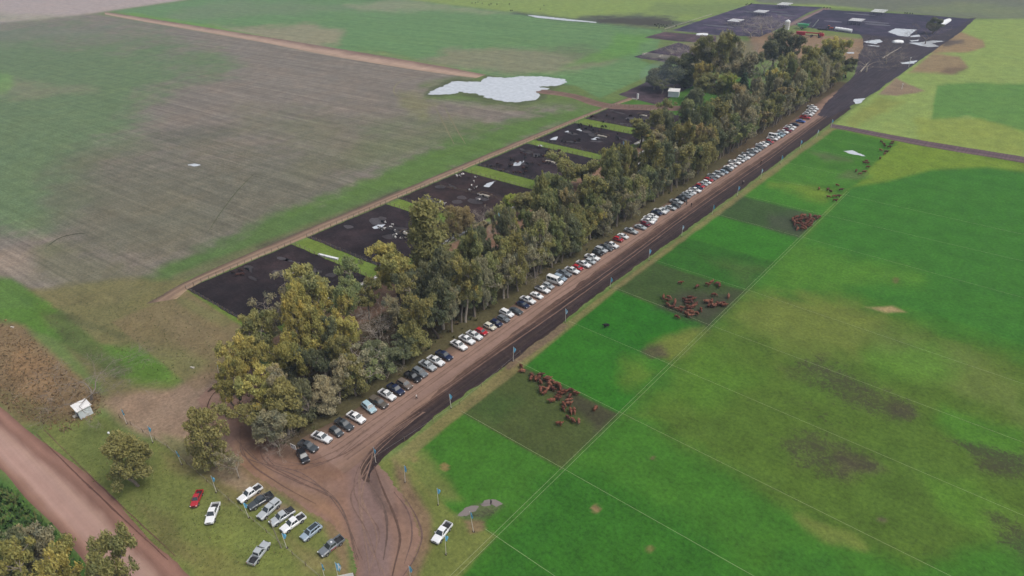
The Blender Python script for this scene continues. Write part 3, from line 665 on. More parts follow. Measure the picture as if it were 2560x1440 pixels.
def ring(x, w0, w1, z0, z1, c=0.10):     # closed cross-section: sill, side, shoulder, top
    return [(x, -w0, z0), (x, -w1, z0+(z1-z0)*0.45), (x, -w1+0.02, z1-c), (x, -w1+c+0.04, z1), (x, w1-c-0.04, z1), (x, w1-0.02, z1-c), (x, w1, z0+(z1-z0)*0.45), (x, w0, z0)]
def car_parts(kind):
    """list of (name, mesh, loc, parent index or None, uses body colour)"""
    P = []
    def part(name, mb, mat, par=None, bodyc=False, smooth=False, bevel=0.0, loc=(0, 0, 0)):
        P.append((name, mb.mesh(name, mat, smooth, bevel), loc, par, bodyc)); return len(P)-1
    b = MB()
    if kind in ('pickup', 'pickup_canopy', 'pickup_tarp', 'pickup_canvas'):
        Lh, wd = 2.65, 0.92
        b.loft([ring(2.64, .70, .74, .52, .80), ring(2.52, .84, .88, .40, .96), ring(2.1, .88, .92, .38, 1.06), ring(1.2, .88, .93, .38, 1.13), ring(1.0, .88, .93, .38, 1.12), ring(-.85, .88, .93, .38, 1.10), ring(-.95, .88, .92, .40, 1.08)])
        if kind == 'pickup':
            for s_ in (-1, 1): b.box((-1.78, s_*.87, .80), (1.70, .10, .62))
            b.box((-2.62, 0, .80), (.09, 1.84, .62)); b.box((-1.78, 0, .50), (1.7, 1.7, .08))
        else:
            b.loft([ring(-.93, .88, .92, .42, 1.10), ring(-2.6, .86, .91, .45, 1.10), ring(-2.66, .80, .86, .50, 1.02)])
        part('body', b, M_paint, None, True, bevel=0.035)
        cx0, cx1, rx0, rx1, zb, zr, wb, wr = 1.12, -.92, .38, -.72, 1.10, 1.80, .84, .66
        if kind == 'pickup':
            q = MB(); q.box((-1.75, 0, .56), (1.62, 1.62, .05)); part('bed_liner', q, M_dark)
        if kind == 'pickup_tarp':
            q = MB(); q.box((-1.78, 0, 1.115), (1.66, 1.66, .05)); part('bed_cover', q, M_dark)
        if kind == 'pickup_canvas':
            q = MB(); q.loft([[(-.98, -.9, 1.1), (-.98, -.86, 1.62), (-.98, 0, 1.74), (-.98, .86, 1.62), (-.98, .9, 1.1)], [(-2.64, -.9, 1.1), (-2.64, -.86, 1.60), (-2.64, 0, 1.72), (-2.64, .86, 1.60), (-2.64, .9, 1.1)]]); part('canvas_cover', q, M_canvas)
        if kind == 'pickup_canopy':
            q = MB(); q.loft([[(-.9, -.86, 1.1), (-.86, -.70, 1.76), (-.86, .70, 1.76), (-.9, .86, 1.1)], [(-2.55, -.86, 1.1), (-2.5, -.68, 1.72), (-2.5, .68, 1.72), (-2.55, .86, 1.1)]]); part('canopy', q, M_paint, None, True, bevel=.05)
            for s_ in (-1, 1):
                q = MB(); q.add([(-1.05, s_*.83, 1.24), (-2.3, s_*.83, 1.24), (-2.2, s_*.735, 1.62), (-1.05, s_*.74, 1.64)], [(0, 1, 2, 3)]); part('canopy_window', q, M_glass)
        wheels = (1.62, -1.52); wr_ = .38; doors = [(.15, .62)]
    elif kind == 'suv':
        b.loft([ring(2.3, .70, .76, .45, .82), ring(2.15, .84, .88, .34, 1.0), ring(1.2, .88, .92, .32, 1.10), ring(-2.0, .88, .92, .34, 1.12), ring(-2.28, .82, .88, .40, 1.04), ring(-2.34, .78, .82, .5, .8)])
        part('body', b, M_paint, None, True, bevel=.05)
        cx0, cx1, rx0, rx1, zb, zr, wb, wr = 1.15, -2.2, .42, -1.75, 1.08, 1.72, .84, .66; wheels = (1.42, -1.36); wr_ = .36
    elif kind == 'hatchback':
        b.loft([ring(1.98, .66, .72, .42, .72), ring(1.82, .80, .84, .30, .90), ring(.95, .82, .86, .28, 1.0), ring(-1.7, .82, .86, .30, 1.0), ring(-1.92, .76, .82, .36, .9)])
        part('body', b, M_paint, None, True, bevel=.06)
        cx0, cx1, rx0, rx1, zb, zr, wb, wr = 1.02, -1.86, .30, -1.35, .98, 1.50, .79, .60; wheels = (1.25, -1.22); wr_ = .31
    elif kind == 'sedan':
        b.loft([ring(2.22, .66, .72, .42, .70), ring(2.05, .82, .86, .30, .86), ring(1.05, .84, .88, .28, .98), ring(-1.3, .84, .88, .28, 1.0), ring(-2.1, .82, .86, .32, .96), ring(-2.26, .74, .80, .40, .84)])
        part('body', b, M_paint, None, True, bevel=.06)
        cx0, cx1, rx0, rx1, zb, zr, wb, wr = 1.05, -1.62, .28, -.95, .97, 1.46, .80, .60; wheels = (1.35, -1.32); wr_ = .32
    else:  # van
        b.loft([ring(2.75, .78, .82, .45, .95), ring(2.6, .92, .96, .36, 1.15), ring(1.95, .95, .99, .34, 1.32), ring(-2.7, .95, .99, .36, 1.34), ring(-2.8, .92, .95, .42, 1.2)])
        part('body', b, M_paint, None, True, bevel=.05)
        cx0, cx1, rx0, rx1, zb, zr, wb, wr = 2.0, -2.78, 1.25, -2.70, 1.30, 2.42, .96, .80; wheels = (1.75, -1.75); wr_ = .36
    q = MB(); q.loft([[(cx0, -wb, zb), (cx0, wb, zb), (cx1, wb, zb), (cx1, -wb, zb)], [(rx0, -wr, zr), (rx0, wr, zr), (rx1, wr, zr), (rx1, -wr, zr)]])
    part('cab' if kind.startswith('pickup') else 'roof', q, M_paint, None, True, bevel=.06)
    def face(a, b_, t0, t1, u0, u1, off):   # pane on the sloped side from a-line to b-line
        (p0, p1), (q0, q1) = a, b_
        f = lambda t, u: Vector(p0).lerp(Vector(p1), u).lerp(Vector(q0).lerp(Vector(q1), u), t)
        return [tuple(f(t0, u0)+off), tuple(f(t0, u1)+off), tuple(f(t1, u1)+off), tuple(f(t1, u0)+off)]
    q = MB(); q.add(face(((cx0, -wb, zb), (cx0, wb, zb)), ((rx0, -wr, zr), (rx0, wr, zr)), .08, .92, .05, .95, Vector((.02, 0, .02))), [(0, 1, 2, 3)]); part('windscreen', q, M_glass)
    q = MB(); q.add(face(((cx1, -wb, zb), (cx1, wb, zb)), ((rx1, -wr, zr), (rx1, wr, zr)), .22, .86, .1, .9, Vector((-.02, 0, .015))), [(0, 1, 2, 3)]); part('rear_window', q, M_glass)
    panes = {'van': [(.12, .30), (.33, .60), (.63, .93)], 'suv': [(.12, .40), (.43, .68), (.71, .92)], 'hatchback': [(.12, .46), (.49, .88)], 'sedan': [(.12, .48), (.51, .90)]}.get(kind, [(.12, .50), (.54, .92)])
    for s_ in (-1, 1):
        for (u0, u1) in panes:
            q = MB(); q.add(face(((cx0, s_*wb, zb), (cx1, s_*wb, zb)), ((rx0, s_*wr, zr), (rx1, s_*wr, zr)), .12, .84, u0, u1, Vector((0, s_*.02, .01))), [(0, 1, 2, 3)]); part('side_window', q, M_glass)
        q = MB(); q.box((cx0-.25, s_*(wb+.16), zb+.08), (.14, .22, .16)); part('mirror', q, M_paint if kind != 'van' else M_dark, None, kind != 'van')
    fx = {'pickup': 2.56, 'suv': 2.2, 'hatchback': 1.87, 'sedan': 2.1, 'van': 2.66}[kind.split('_')[0]]; hw = {'pickup': .72, 'suv': .70, 'hatchback': .64, 'sedan': .68, 'van': .76}[kind.split('_')[0]]
    hz_ = {'pickup': .86, 'suv': .84, 'hatchback': .76, 'sedan': .72, 'van': .98}[kind.split('_')[0]]
    for s_ in (-1, 1):
        q = MB(); q.box((fx, s_*hw, hz_), (.14, .30, .15)); part('headlight', q, M_lamp)
    q = MB(); q.box((fx+.05, 0, hz_-.03), (.08, hw*1.2, .16)); part('grille', q, M_dark)
    q = MB(); q.box((fx+.04, 0, .44), (.16, hw*2.15, .2)); part('bumper', q, M_dark if kind != 'sedan' else M_paint, None, kind == 'sedan', bevel=.03)
    rx = {'pickup': -2.68, 'suv': -2.30, 'hatchback': -1.90, 'sedan': -2.22, 'van': -2.80}[kind.split('_')[0]]
    for s_ in (-1, 1):
        q = MB(); q.box((rx, s_*(hw+.06), hz_+.06), (.05, .12, .26)); part('tail_light', q, M_tail)
    wy = {'van': .90}.get(kind, .82 if kind.startswith('pickup') or kind == 'suv' else .76)
    for x in wheels:
        for s_ in (-1, 1):
            q = MB(); q.tube((0, -.13, 0), (0, .13, 0), wr_, n=14); i_ = part('wheel', q, M_tyre, None, False, loc=(x, s_*wy, wr_))
            q = MB(); q.tube((0, s_*.11, 0), (0, s_*.145, 0), wr_*.6, n=10); part('rim', q, M_rim, i_)
    # dark wheel-arch liners
    for x in wheels:
        for s_ in (-1, 1):
            q = MB(); q.tube((x, s_*(wy-.12), wr_+.03), (x, s_*(wy+.125), wr_+.03), wr_+.06, n=12); part('wheel_arch', q, M_dark)
    return P
PROTO = {}
def place_car(kind, name, loc, rz, color, label, cat, group, sc=1.0):
    if kind not in PROTO: PROTO[kind] = car_parts(kind)
    root = empty(name, loc, rz, (sc, sc, sc)); tag(root, label, cat, group)
    objs = []
    for nm, me_, lc, par, bc in PROTO[kind]:
        o = bpy.data.objects.new(nm, me_); col.objects.link(o); o.parent = root if par is None else objs[par]; o.location = lc
        if bc: o.color = (*color, 1)
        objs.append(o)
    return root
CC = {'white': (.78, .79, .80), 'silver': (.42, .45, .47), 'grey': (.16, .18, .20), 'dark grey': (.055, .065, .075), 'black': (.014, .015, .02), 'navy': (.012, .02, .06), 'red': (.42, .02, .03), 'dark red': (.16, .01, .03),
      'pale blue': (.36, .50, .56), 'brown': (.10, .085, .07), 'blue': (.03, .12, .45), 'silver blue': (.30, .38, .46), 'cream': (.62, .60, .50), 'bronze': (.16, .13, .11)}
WORD = {'pickup': ('pickup truck', 'pickup'), 'pickup_canopy': ('pickup with a hard canopy over its bed', 'pickup'), 'pickup_tarp': ('pickup with a dark cover over its bed', 'pickup'), 'pickup_canvas': ('pickup with an olive canvas cover', 'pickup'),
        'suv': ('SUV', 'car'), 'hatchback': ('hatchback', 'car'), 'sedan': ('sedan', 'car'), 'van': ('minibus', 'van')}
NAME = {'pickup': 'pickup_truck', 'suv': 'parked_suv', 'hatchback': 'parked_hatchback', 'sedan': 'parked_sedan', 'van': 'parked_minibus'}
# long row under the trees: front-end pixel, type, colour
ROW = [((768,1161),'suv','black',-14),((793,1131),'pickup','dark grey',10),((828,1108),'pickup','white',12),((855,1093),'hatchback','dark grey',2),((881,1078),'pickup','dark grey',2),((911,1060),'pickup','white',3),((937,1035),'suv','pale blue',-6),
 ((967,1022),'pickup_canvas','brown',2),((987,1003),'pickup','white',3),((1008,990),'pickup','navy',0),((1028,975),'suv','bronze',0),((1050,957),'pickup','black',2),((1066,945),'suv','grey',0),((1088,929),'pickup','silver',0),((1109,917),'pickup','white',0),((1129,903),'pickup','navy',0),
 ((1165,878),'pickup','white',-2),((1185,863),'pickup','white',-1),((1204,852),'pickup','white',0),((1217,840),'hatchback','red',0),((1238,827),'hatchback','cream',0),((1254,818),'hatchback','navy',0),((1272,807),'hatchback','grey',0),((1282,795),'suv','white',0),((1305,788),'sedan','dark grey',0),((1322,772),'sedan','navy',0),((1337,762),'pickup','white',0),((1356,749),'sedan','white',0),((1373,735),'pickup_tarp','white',0),((1383,724),'hatchback','silver',0),
 ((1406,714),'van','white',2),((1415,705),'suv','silver blue',0),((1427,694),'pickup','grey',0),((1447,687),'pickup','white',0),((1456,678),'hatchback','red',0),((1475,671),'pickup','white',0),((1488,662),'hatchback','silver',0),((1498,654),'pickup','white',0),((1506,641),'hatchback','black',0),((1517,634),'suv','silver',0),((1531,629),'pickup','dark grey',0),((1545,623),'pickup_tarp','white',0),((1557,606),'hatchback','red',0),((1570,599),'sedan','white',-3),((1593,587),'pickup','silver',-3),((1615,576),'sedan','silver',-2),((1625,568),'hatchback','dark red',0),((1636,562),'pickup','white',0),((1641,556),'pickup','white',0),((1645,548),'sedan','white',0),((1655,540),'sedan','navy',0),((1667,537),'pickup','white',0),((1672,532),'hatchback','silver',0),((1690,527),'sedan','silver',0),((1700,521),'hatchback','dark grey',0),((1707,513),'pickup','silver',0),((1716,506),'suv','black',0),((1726,498),'sedan','grey',0),((1732,492),'sedan','silver',0),((1740,488),'sedan','white',0),((1752,483),'pickup','white',0),((1757,477),'sedan','navy',0),((1761,472),'hatchback','red',0),((1769,467),'sedan','silver',0),((1777,462),'hatchback','white',0),((1782,456),'hatchback','red',0),((1790,453),'sedan','grey',0),((1799,447),'pickup','silver',0),((1810,441),'suv','silver',0),((1820,436),'hatchback','silver blue',0),((1830,430),'sedan','dark grey',0),((1834,425),'sedan','white',0),((1841,420),'hatchback','white',0),((1851,413),'pickup','white',0),((1861,407),'hatchback','white',0),((1867,403),'suv','silver',0),((1875,400),'pickup','white',0),((1883,393),'pickup','silver',0),((1888,390),'hatchback','dark grey',0),((1895,384),'pickup','silver',0),((1903,380),'sedan','silver',0),((1909,375),'hatchback','grey',0),((1917,370),'pickup','white',0),((1922,365),'sedan','white',0),((1929,363),'hatchback','dark grey',0),((1934,360),'hatchback','red',0),
 ((1944,353),'pickup','white',0),((1949,349),'van','white',0),((1958,345),'suv','pale blue',0),((1963,341),'hatchback','silver blue',0),((1971,336),'pickup','white',0),((1979,332),'suv','dark red',0),((1985,328),'pickup','white',0),((1990,323),'pickup','white',0),((1998,316),'sedan','navy',0),((2013,308),'sedan','blue',0),((2026,299),'pickup','red',0),((2031,292),'pickup','white',0),((2036,288),'pickup','white',0),((2041,282),'pickup','white',0),((2046,277),'pickup','white',0),((2042,272),'pickup','white',0)]
HALF = {'pickup': 2.7, 'suv': 2.35, 'hatchback': 2.0, 'sedan': 2.3, 'van': 2.8}
AZ = lambda deg: math.radians(deg)
def order(n): return '%d%s' % (n, 'th' if 10 <= n % 100 <= 20 else {1: 'st', 2: 'nd', 3: 'rd'}.get(n % 10, 'th'))
short = lambda r: '%s %s' % (r[2], WORD[r[1]][0].split(' with')[0].replace(' truck', ''))
for k, r in enumerate(ROW):
    kind, cn, dh = r[1], r[2], r[3]; sc = 0.97+0.05*random.random()
    f = at(*r[0]); a = AZ(dh+random.uniform(-2, 2)); hl = HALF[kind.split('_')[0]]*sc
    c = CC[cn]; jj = random.uniform(.9, 1.06); c = tuple(min(.82, x*jj) for x in c)
    loc = (f.x-math.cos(a)*hl, f.y-math.sin(a)*hl, 0.012)
    nb = ('right after a '+short(ROW[k-1])) if k else 'beside the white sign board'
    lab = '%s %s, %s from the near end of the row, %s' % (cn, WORD[kind][0].split(' over')[0].replace('a hard canopy', 'canopy'), order(k+1), nb)
    if k == 0: lab = 'black SUV at the very near end of the row, beside the white sign board'
    if k == len(ROW)-1: lab = 'white pickup truck at the very far end of the row, by the bare muddy lane'
    if len(lab.split()) > 16: lab = '%s %s, %s from the near end of the row' % (cn, WORD[kind][0].replace(' over its bed', ''), order(k+1))
    place_car(kind, NAME[kind.split('_')[0]], loc, a, c, lab, WORD[kind][1], 'vehicles parked in the long row under the trees', sc)
LOOSE = [((598,1257),(654,1212),'pickup','white','white pickup with open bed, at the left end of the seven parked on the grass'),
 ((622,1274),(682,1233),'pickup','dark grey','dark grey pickup with a chrome roll bar, second from left in the grass row'),
 ((648,1300),(693,1255),'pickup_canopy','silver','silver pickup with a hard canopy, third from left in the grass row'),
 ((676,1315),(734,1272),'pickup_tarp','silver','silver pickup with a dark bed cover, fourth from left in the grass row'),
 ((704,1332),(763,1285),'pickup','white','white pickup with open bed, fifth from left in the grass row'),
 ((755,1352),(803,1308),'suv','silver blue','silver blue car with a dark glass roof, second from right in the grass row'),
 ((800,1391),(855,1343),'pickup','grey','grey pickup with red lettering on its door, right end of the grass row'),
 ((670,1358),(624,1412),'pickup','silver','silver pickup facing the other cars, alone on the grass below their row'),
 ((484,1270),(499,1226),'pickup','red','small red pickup with a black bed, alone beside the blue flags'),
 ((523,1313),(541,1255),'pickup','white','white pickup on the grass between the red pickup and the silver one'),
 ((1086,1360),(1124,1305),'pickup','white','white pickup with a spare wheel in its bed, alone east of the entrance')]
for k, (n_, t_, kind, cn, lab) in enumerate(LOOSE):
    a_ = at(*n_, 0.4); b_ = at(*t_, 0.9); d = a_-b_; ang = math.atan2(d.y, d.x); hl = HALF[kind.split('_')[0]]; sc = 0.98 if kind != 'suv' else .95
    if 'small red' in lab: sc = .82
    f = at(*n_, 0.3)
    o = place_car(kind, NAME[kind.split('_')[0]], (f.x-math.cos(ang)*hl*sc, f.y-math.sin(ang)*hl*sc, 0.012), ang, CC[cn], lab, WORD[kind][1], 'vehicles parked on the roadside grass', sc)
    if 'spare wheel' in lab:
        q = MB(); q.tube((-1.35, 0, .62), (-1.35, 0, .86), .42, n=16); link('spare_wheel', q.mesh('spare_wheel', M_tyre), None, o)
    if 'glass roof' in lab:
        q = MB(); q.box((-.68, 0, 1.735), (1.9, 1.05, .02)); link('roof_glass', q.mesh('roof_glass', M_glass), None, o)
    if 'roll bar' in lab or 'dark bed cover' in lab:
        q = MB(); 
        for s_ in (-1, 1): q.tube((-1.05, s_*.8, 1.1), (-1.0, s_*.62, 1.72), .045); q.tube((-1.0, s_*.62, 1.72), (-1.7, s_*.84, 1.12), .04)
        q.tube((-1.0, -.62, 1.72), (-1.0, .62, 1.72), .045); link('roll_bar', q.mesh('roll_bar', M_rim), None, o)
    if 'red lettering' in lab:
        Mred = plain('red_print', (.4, .03, .03), .5)
        for s_ in (-1, 1):
            for j, (dx, ww) in enumerate(((.62, .16), (.40, .14), (.2, .16), (-.02, .14), (-.24, .16), (-.46, .14))):
                q = MB(); q.box((dx, s_*.938, .80), (ww, .012, .17)); q.box((dx, s_*.938, .62), (ww*.8, .012, .07)); link('door_lettering', q.mesh('door_lettering', Mred), None, o)
        q = MB(); q.box((-.15, .1, 1.83), (.30, .40, .06)); link('roof_box', q.mesh('roof_box', M_white), None, o)
# ------------------------------------------------------------------ trees
M_bark = objcol('bark', 0.9, 0, 0.25, 1.5)
def leafmat():
    m, n, l, p = newmat('leaves'); out = n['Material Output']
    oi = n.new('ShaderNodeObjectInfo'); a = n.new('ShaderNodeAttribute'); a.attribute_name = 'Col'
    c = mixc(n, l, 1.0, oi.outputs['Color'], a.outputs['Color'], 'MULTIPLY')
    l.new(c, p.inputs['Base Color']); p.inputs['Roughness'].default_value = .7; p.inputs['Specular IOR Level'].default_value = .15
    t = n.new('ShaderNodeBsdfTranslucent'); l.new(c, t.inputs['Color'])
    mx = n.new('ShaderNodeMixShader'); mx.inputs[0].default_value = .35; l.new(p.outputs[0], mx.inputs[1]); l.new(t.outputs[0], mx.inputs[2]); l.new(mx.outputs[0], out.inputs['Surface']); return m
M_leaf = leafmat()
def leaves_mesh(name, clumps, per, size, seed, droop=0.35, shell=.55):
    rs = np.random.RandomState(seed); VS = []; CS = []
    for (cx, cy, cz, r, rz_, hue) in clumps:
        n = max(6, int(per*r*r)); d = rs.normal(size=(n, 3)); d /= np.linalg.norm(d, axis=1)[:, None]+1e-9
        rad = shell+(1-shell)*rs.rand(n)**.6; lump = 1+.22*np.sin(d[:, 0]*5+seed+cx)*np.cos(d[:, 1]*4+cy)*np.sin(d[:, 2]*5+cz)
        P_ = d*(rad*lump)[:, None]*np.array([r, r, rz_])+np.array([cx, cy, cz])
        P_[:, 2] -= droop*1.6*r*(1-np.abs(d[:, 2]))*rs.rand(n)
        nrm = d*.75+rs.normal(size=(n, 3))*.6; nrm[:, 2] += .25; nrm /= np.linalg.norm(nrm, axis=1)[:, None]
        a = np.cross(nrm, rs.normal(size=(n, 3))); a /= np.linalg.norm(a, axis=1)[:, None]+1e-9; b_ = np.cross(nrm, a)
        s_ = size*(.6+.8*rs.rand(n))[:, None]
        b_ = b_*.7+np.array([0, 0, -.75]); q = np.stack([P_+a*s_*.42, P_+b_*s_*.95, P_-a*s_*.42, P_-b_*s_*.95], 1); VS.append(q.reshape(-1, 3))
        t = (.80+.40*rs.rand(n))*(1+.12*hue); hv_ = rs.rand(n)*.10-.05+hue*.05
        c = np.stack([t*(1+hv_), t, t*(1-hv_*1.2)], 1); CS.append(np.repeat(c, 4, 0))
    V = np.concatenate(VS).astype(np.float32); Cc = np.concatenate(CS); n = len(V)//4
    m = bpy.data.meshes.new(name); m.vertices.add(len(V)); m.vertices.foreach_set('co', V.ravel())
    m.loops.add(len(V)); m.loops.foreach_set('vertex_index', np.arange(len(V), dtype=np.int32)); m.polygons.add(n)
    m.polygons.foreach_set('loop_start', np.arange(n, dtype=np.int32)*4); m.polygons.foreach_set('loop_total', np.full(n, 4, np.int32)); m.update()
    a = m.attributes.new('Col', 'FLOAT_COLOR', 'POINT'); a.data.foreach_set('color', np.concatenate([Cc, np.ones((len(Cc), 1))], 1).astype(np.float32).ravel())
    m.materials.append(M_leaf); return m
def limb(mb, p, d, ln, r, rs, bend=.25, seg=4, n=6, r1=None):
    pts = [Vector(p)]; d = Vector(d).normalized()
    for i_ in range(seg):
        d = (d+Vector(rs.normal(size=3)*bend*.5)).normalized(); pts.append(pts[-1]+d*ln/seg)
    r1 = r*.35 if r1 is None else r1
    for i_ in range(seg): mb.tube(pts[i_], pts[i_+1], r+(r1-r)*i_/seg, r+(r1-r)*(i_+1)/seg, n, cap=(i_ == seg-1))
    return pts, d
def tree_proto(seed, h=1.0, kind='euc'):
    """built at 26 m height and 5 m crown radius, scaled when placed"""
    rs = np.random.RandomState(seed); tb = MB(); cl = []
    HT, RR = 26.0, 5.0
    if kind == 'euc':
        forks = rs.randint(2, 4); base, d0 = limb(tb, (0, 0, -.3), (rs.normal()*.08, rs.normal()*.08, 1), 8, .42, rs, .12, 4, 8, .32)
        stems = []
        for f in range(forks):
            a = 2*PI*f/forks+rs.rand(); sp = .20+.16*rs.rand()
            pts, d = limb(tb, base[-1], (math.cos(a)*sp, math.sin(a)*sp, 1), (HT-8)*(.72+.2*rs.rand()), .26, rs, .22, 6, 6, .06); stems.append(pts)
        for pts in stems:
            for j in range(1, len(pts)):
                for q in range(5):
                    a = rs.rand()*2*PI; ln = RR*(.30+.62*rs.rand())*(1.0-.40*j/len(pts)); up = .35+.7*rs.rand()
                    e, _ = limb(tb, pts[j], (math.cos(a), math.sin(a), up), ln, .11, rs, .4, 3, 5, .03)
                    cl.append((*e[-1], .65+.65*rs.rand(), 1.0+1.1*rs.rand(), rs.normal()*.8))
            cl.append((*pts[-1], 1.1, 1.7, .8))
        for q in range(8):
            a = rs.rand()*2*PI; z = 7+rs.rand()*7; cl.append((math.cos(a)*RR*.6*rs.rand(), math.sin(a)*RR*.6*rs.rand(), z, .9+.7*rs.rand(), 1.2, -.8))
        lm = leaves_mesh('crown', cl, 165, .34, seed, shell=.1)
    elif kind == 'sparse':
        base, d0 = limb(tb, (0, 0, -.3), (.05, .03, 1), 10, .38, rs, .2, 4, 8, .28)
        for f in range(5):
            a = 2*PI*f/5+rs.rand(); pts, d = limb(tb, base[-1-(f % 2)], (math.cos(a)*.45, math.sin(a)*.45, 1), 13*(.7+.3*rs.rand()), .2, rs, .4, 6, 6, .04)
            for j in range(1, len(pts)):
                for q in range(2):
                    a = rs.rand()*2*PI; e, _ = limb(tb, pts[j], (math.cos(a), math.sin(a), .3+.4*rs.rand()), 2.2+1.6*rs.rand(), .08, rs, .5, 4, 4, .015)
                    if rs.rand() < .62: cl.append((*e[-1], .7+.8*rs.rand(), .8+.7*rs.rand(), rs.normal()*.5-.3))
        lm = leaves_mesh('crown', cl, 62, .36, seed, shell=.2)
    elif kind == 'column':
        pts, d = limb(tb, (0, 0, -.3), (.02, .02, 1), 24, .36, rs, .08, 8, 7, .05)
        for i_ in range(52):
            z = 3+22*(i_/52); rr = RR*.42*math.sin(PI*min(1, (z-1)/26)**.8)+.3; a = rs.rand()*2*PI
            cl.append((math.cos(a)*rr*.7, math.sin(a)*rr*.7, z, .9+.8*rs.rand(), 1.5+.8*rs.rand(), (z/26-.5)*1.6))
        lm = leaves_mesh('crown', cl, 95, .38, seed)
    elif kind == 'bush':
        base, d0 = limb(tb, (0, 0, -.2), (.1, .05, 1), 12, .4, rs, .3, 4, 7, .2)
        for i_ in range(62):
            z = 4+21*rs.rand()**.85; rr = RR*(.35+.6*rs.rand())*math.sin(PI*min(1, .18+.8*(z/27)))**.6; a = rs.rand()*2*PI; c_ = (math.cos(a)*rr, math.sin(a)*rr, z)
            if i_ % 3 == 0: tb.tube(base[min(4, 1+int(z/7))], c_, .12, .03, 4)
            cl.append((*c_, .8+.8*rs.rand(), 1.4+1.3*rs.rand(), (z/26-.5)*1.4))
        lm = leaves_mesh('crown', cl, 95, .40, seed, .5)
    elif kind == 'round':
        base, d0 = limb(tb, (0, 0, -.2), (.05, .05, 1), 9, .5, rs, .2, 3, 7, .3)
        for i_ in range(46):
            u = rs.normal(size=3); u /= np.linalg.norm(u); rr = .55+.4*rs.rand(); c_ = (u[0]*RR*rr, u[1]*RR*rr, 14.5+u[2]*10*rr)
            if i_ % 2 == 0: tb.tube(base[-1], c_, .14, .04, 5)
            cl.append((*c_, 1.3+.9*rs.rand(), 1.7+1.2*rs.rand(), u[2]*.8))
        lm = leaves_mesh('crown', cl, 80, .45, seed, .2)
    elif kind == 'conifer':
        pts, d = limb(tb, (0, 0, -.3), (0, 0, 1), 25.5, .4, rs, .03, 6, 7, .05)
        for i_ in range(16):
            z = 3+22*i_/16; rr = RR*(1-i_/17)*1.0
            for j in range(7):
                a = 2*PI*j/7+i_*.7+rs.rand()*.4; e = (math.cos(a)*rr*.75, math.sin(a)*rr*.75, z-rr*.12); tb.tube((0, 0, z), e, .09, .03, 4)
                cl.append((e[0]*.9, e[1]*.9, e[2], .5+rr*.26, .35+rr*.05, rs.normal()*.4))
        lm = leaves_mesh('crown', cl, 170, .34, seed, .25, .2)
    else:  # bare
        tips = []
        base, d0 = limb(tb, (0, 0, -.3), (.06, .04, 1), 5, .34, rs, .2, 3, 7, .24)
        def grow(p, d, ln, r, lvl):
            pts, dd = limb(tb, p, d, ln, r, rs, .45, 3, 5 if lvl < 2 else 3, r*.5)
            if lvl >= 5: return
            for q in range(3 if lvl < 4 else 6):
                a = Vector(rs.normal(size=3)); nd = (dd*1.1+a*.55+Vector((0, 0, .25))).normalized(); grow(pts[-1 if q else 2], nd, ln*(.70+.15*rs.rand()), max(r*.50, .02), lvl+1)
        for q in range(4):
            a = 2*PI*q/4+rs.rand(); grow(base[-1], (math.cos(a)*.5, math.sin(a)*.5, 1), 6.5, .16, 1)
        lm = None
    tm = tb.mesh('trunk', M_bark, fixn=False)
    return tm, lm
TP = {}
for nm, kd, seeds in (('euc', 'euc', (1, 2, 3, 4, 5)), ('sparse', 'sparse', (11, 12)), ('column', 'column', (21,)), ('round', 'round', (31, 32)), ('conifer', 'conifer', (41,)), ('bush', 'bush', (61, 62)), ('bare', 'bare', (51, 52))):
    TP[nm] = [tree_proto(s_, 1, kd) for s_ in seeds]
TC = {'yellow': C(158, 150, 88), 'olive': C(134, 132, 84), 'grey': C(144, 140, 112), 'dark': C(106, 110, 82), 'green': C(124, 130, 86), 'rust': C(140, 128, 92), 'pine': C(70, 88, 62), 'lime': C(138, 148, 72)}
BK = {'pale': C(160, 150, 138), 'grey': C(130, 120, 110), 'dark': C(70, 60, 52)}
TN = 0
def place_tree(kind, x, y, h, r, colr, label=None, group=None, name='eucalyptus_tree', bark='grey', rz=None, cat='tree'):
    global TN
    v = TP[kind]; tm, lm = v[TN % len(v)]; TN += 1
    root = empty(name, (x, y, 0), random.uniform(0, 6.28) if rz is None else rz, (r/5.0, r/5.0, h/26.0)); tag(root, label, cat, group)
    t = link('trunk', tm, None, root); t.color = (*BK[bark], 1)
    if lm is not None:
        c = TC[colr]; j = random.uniform(1.2, 1.55); o = link('crown', lm, None, root); o.color = (c[0]*j*random.uniform(.95, 1.06), c[1]*j, c[2]*j, 1)
    return root
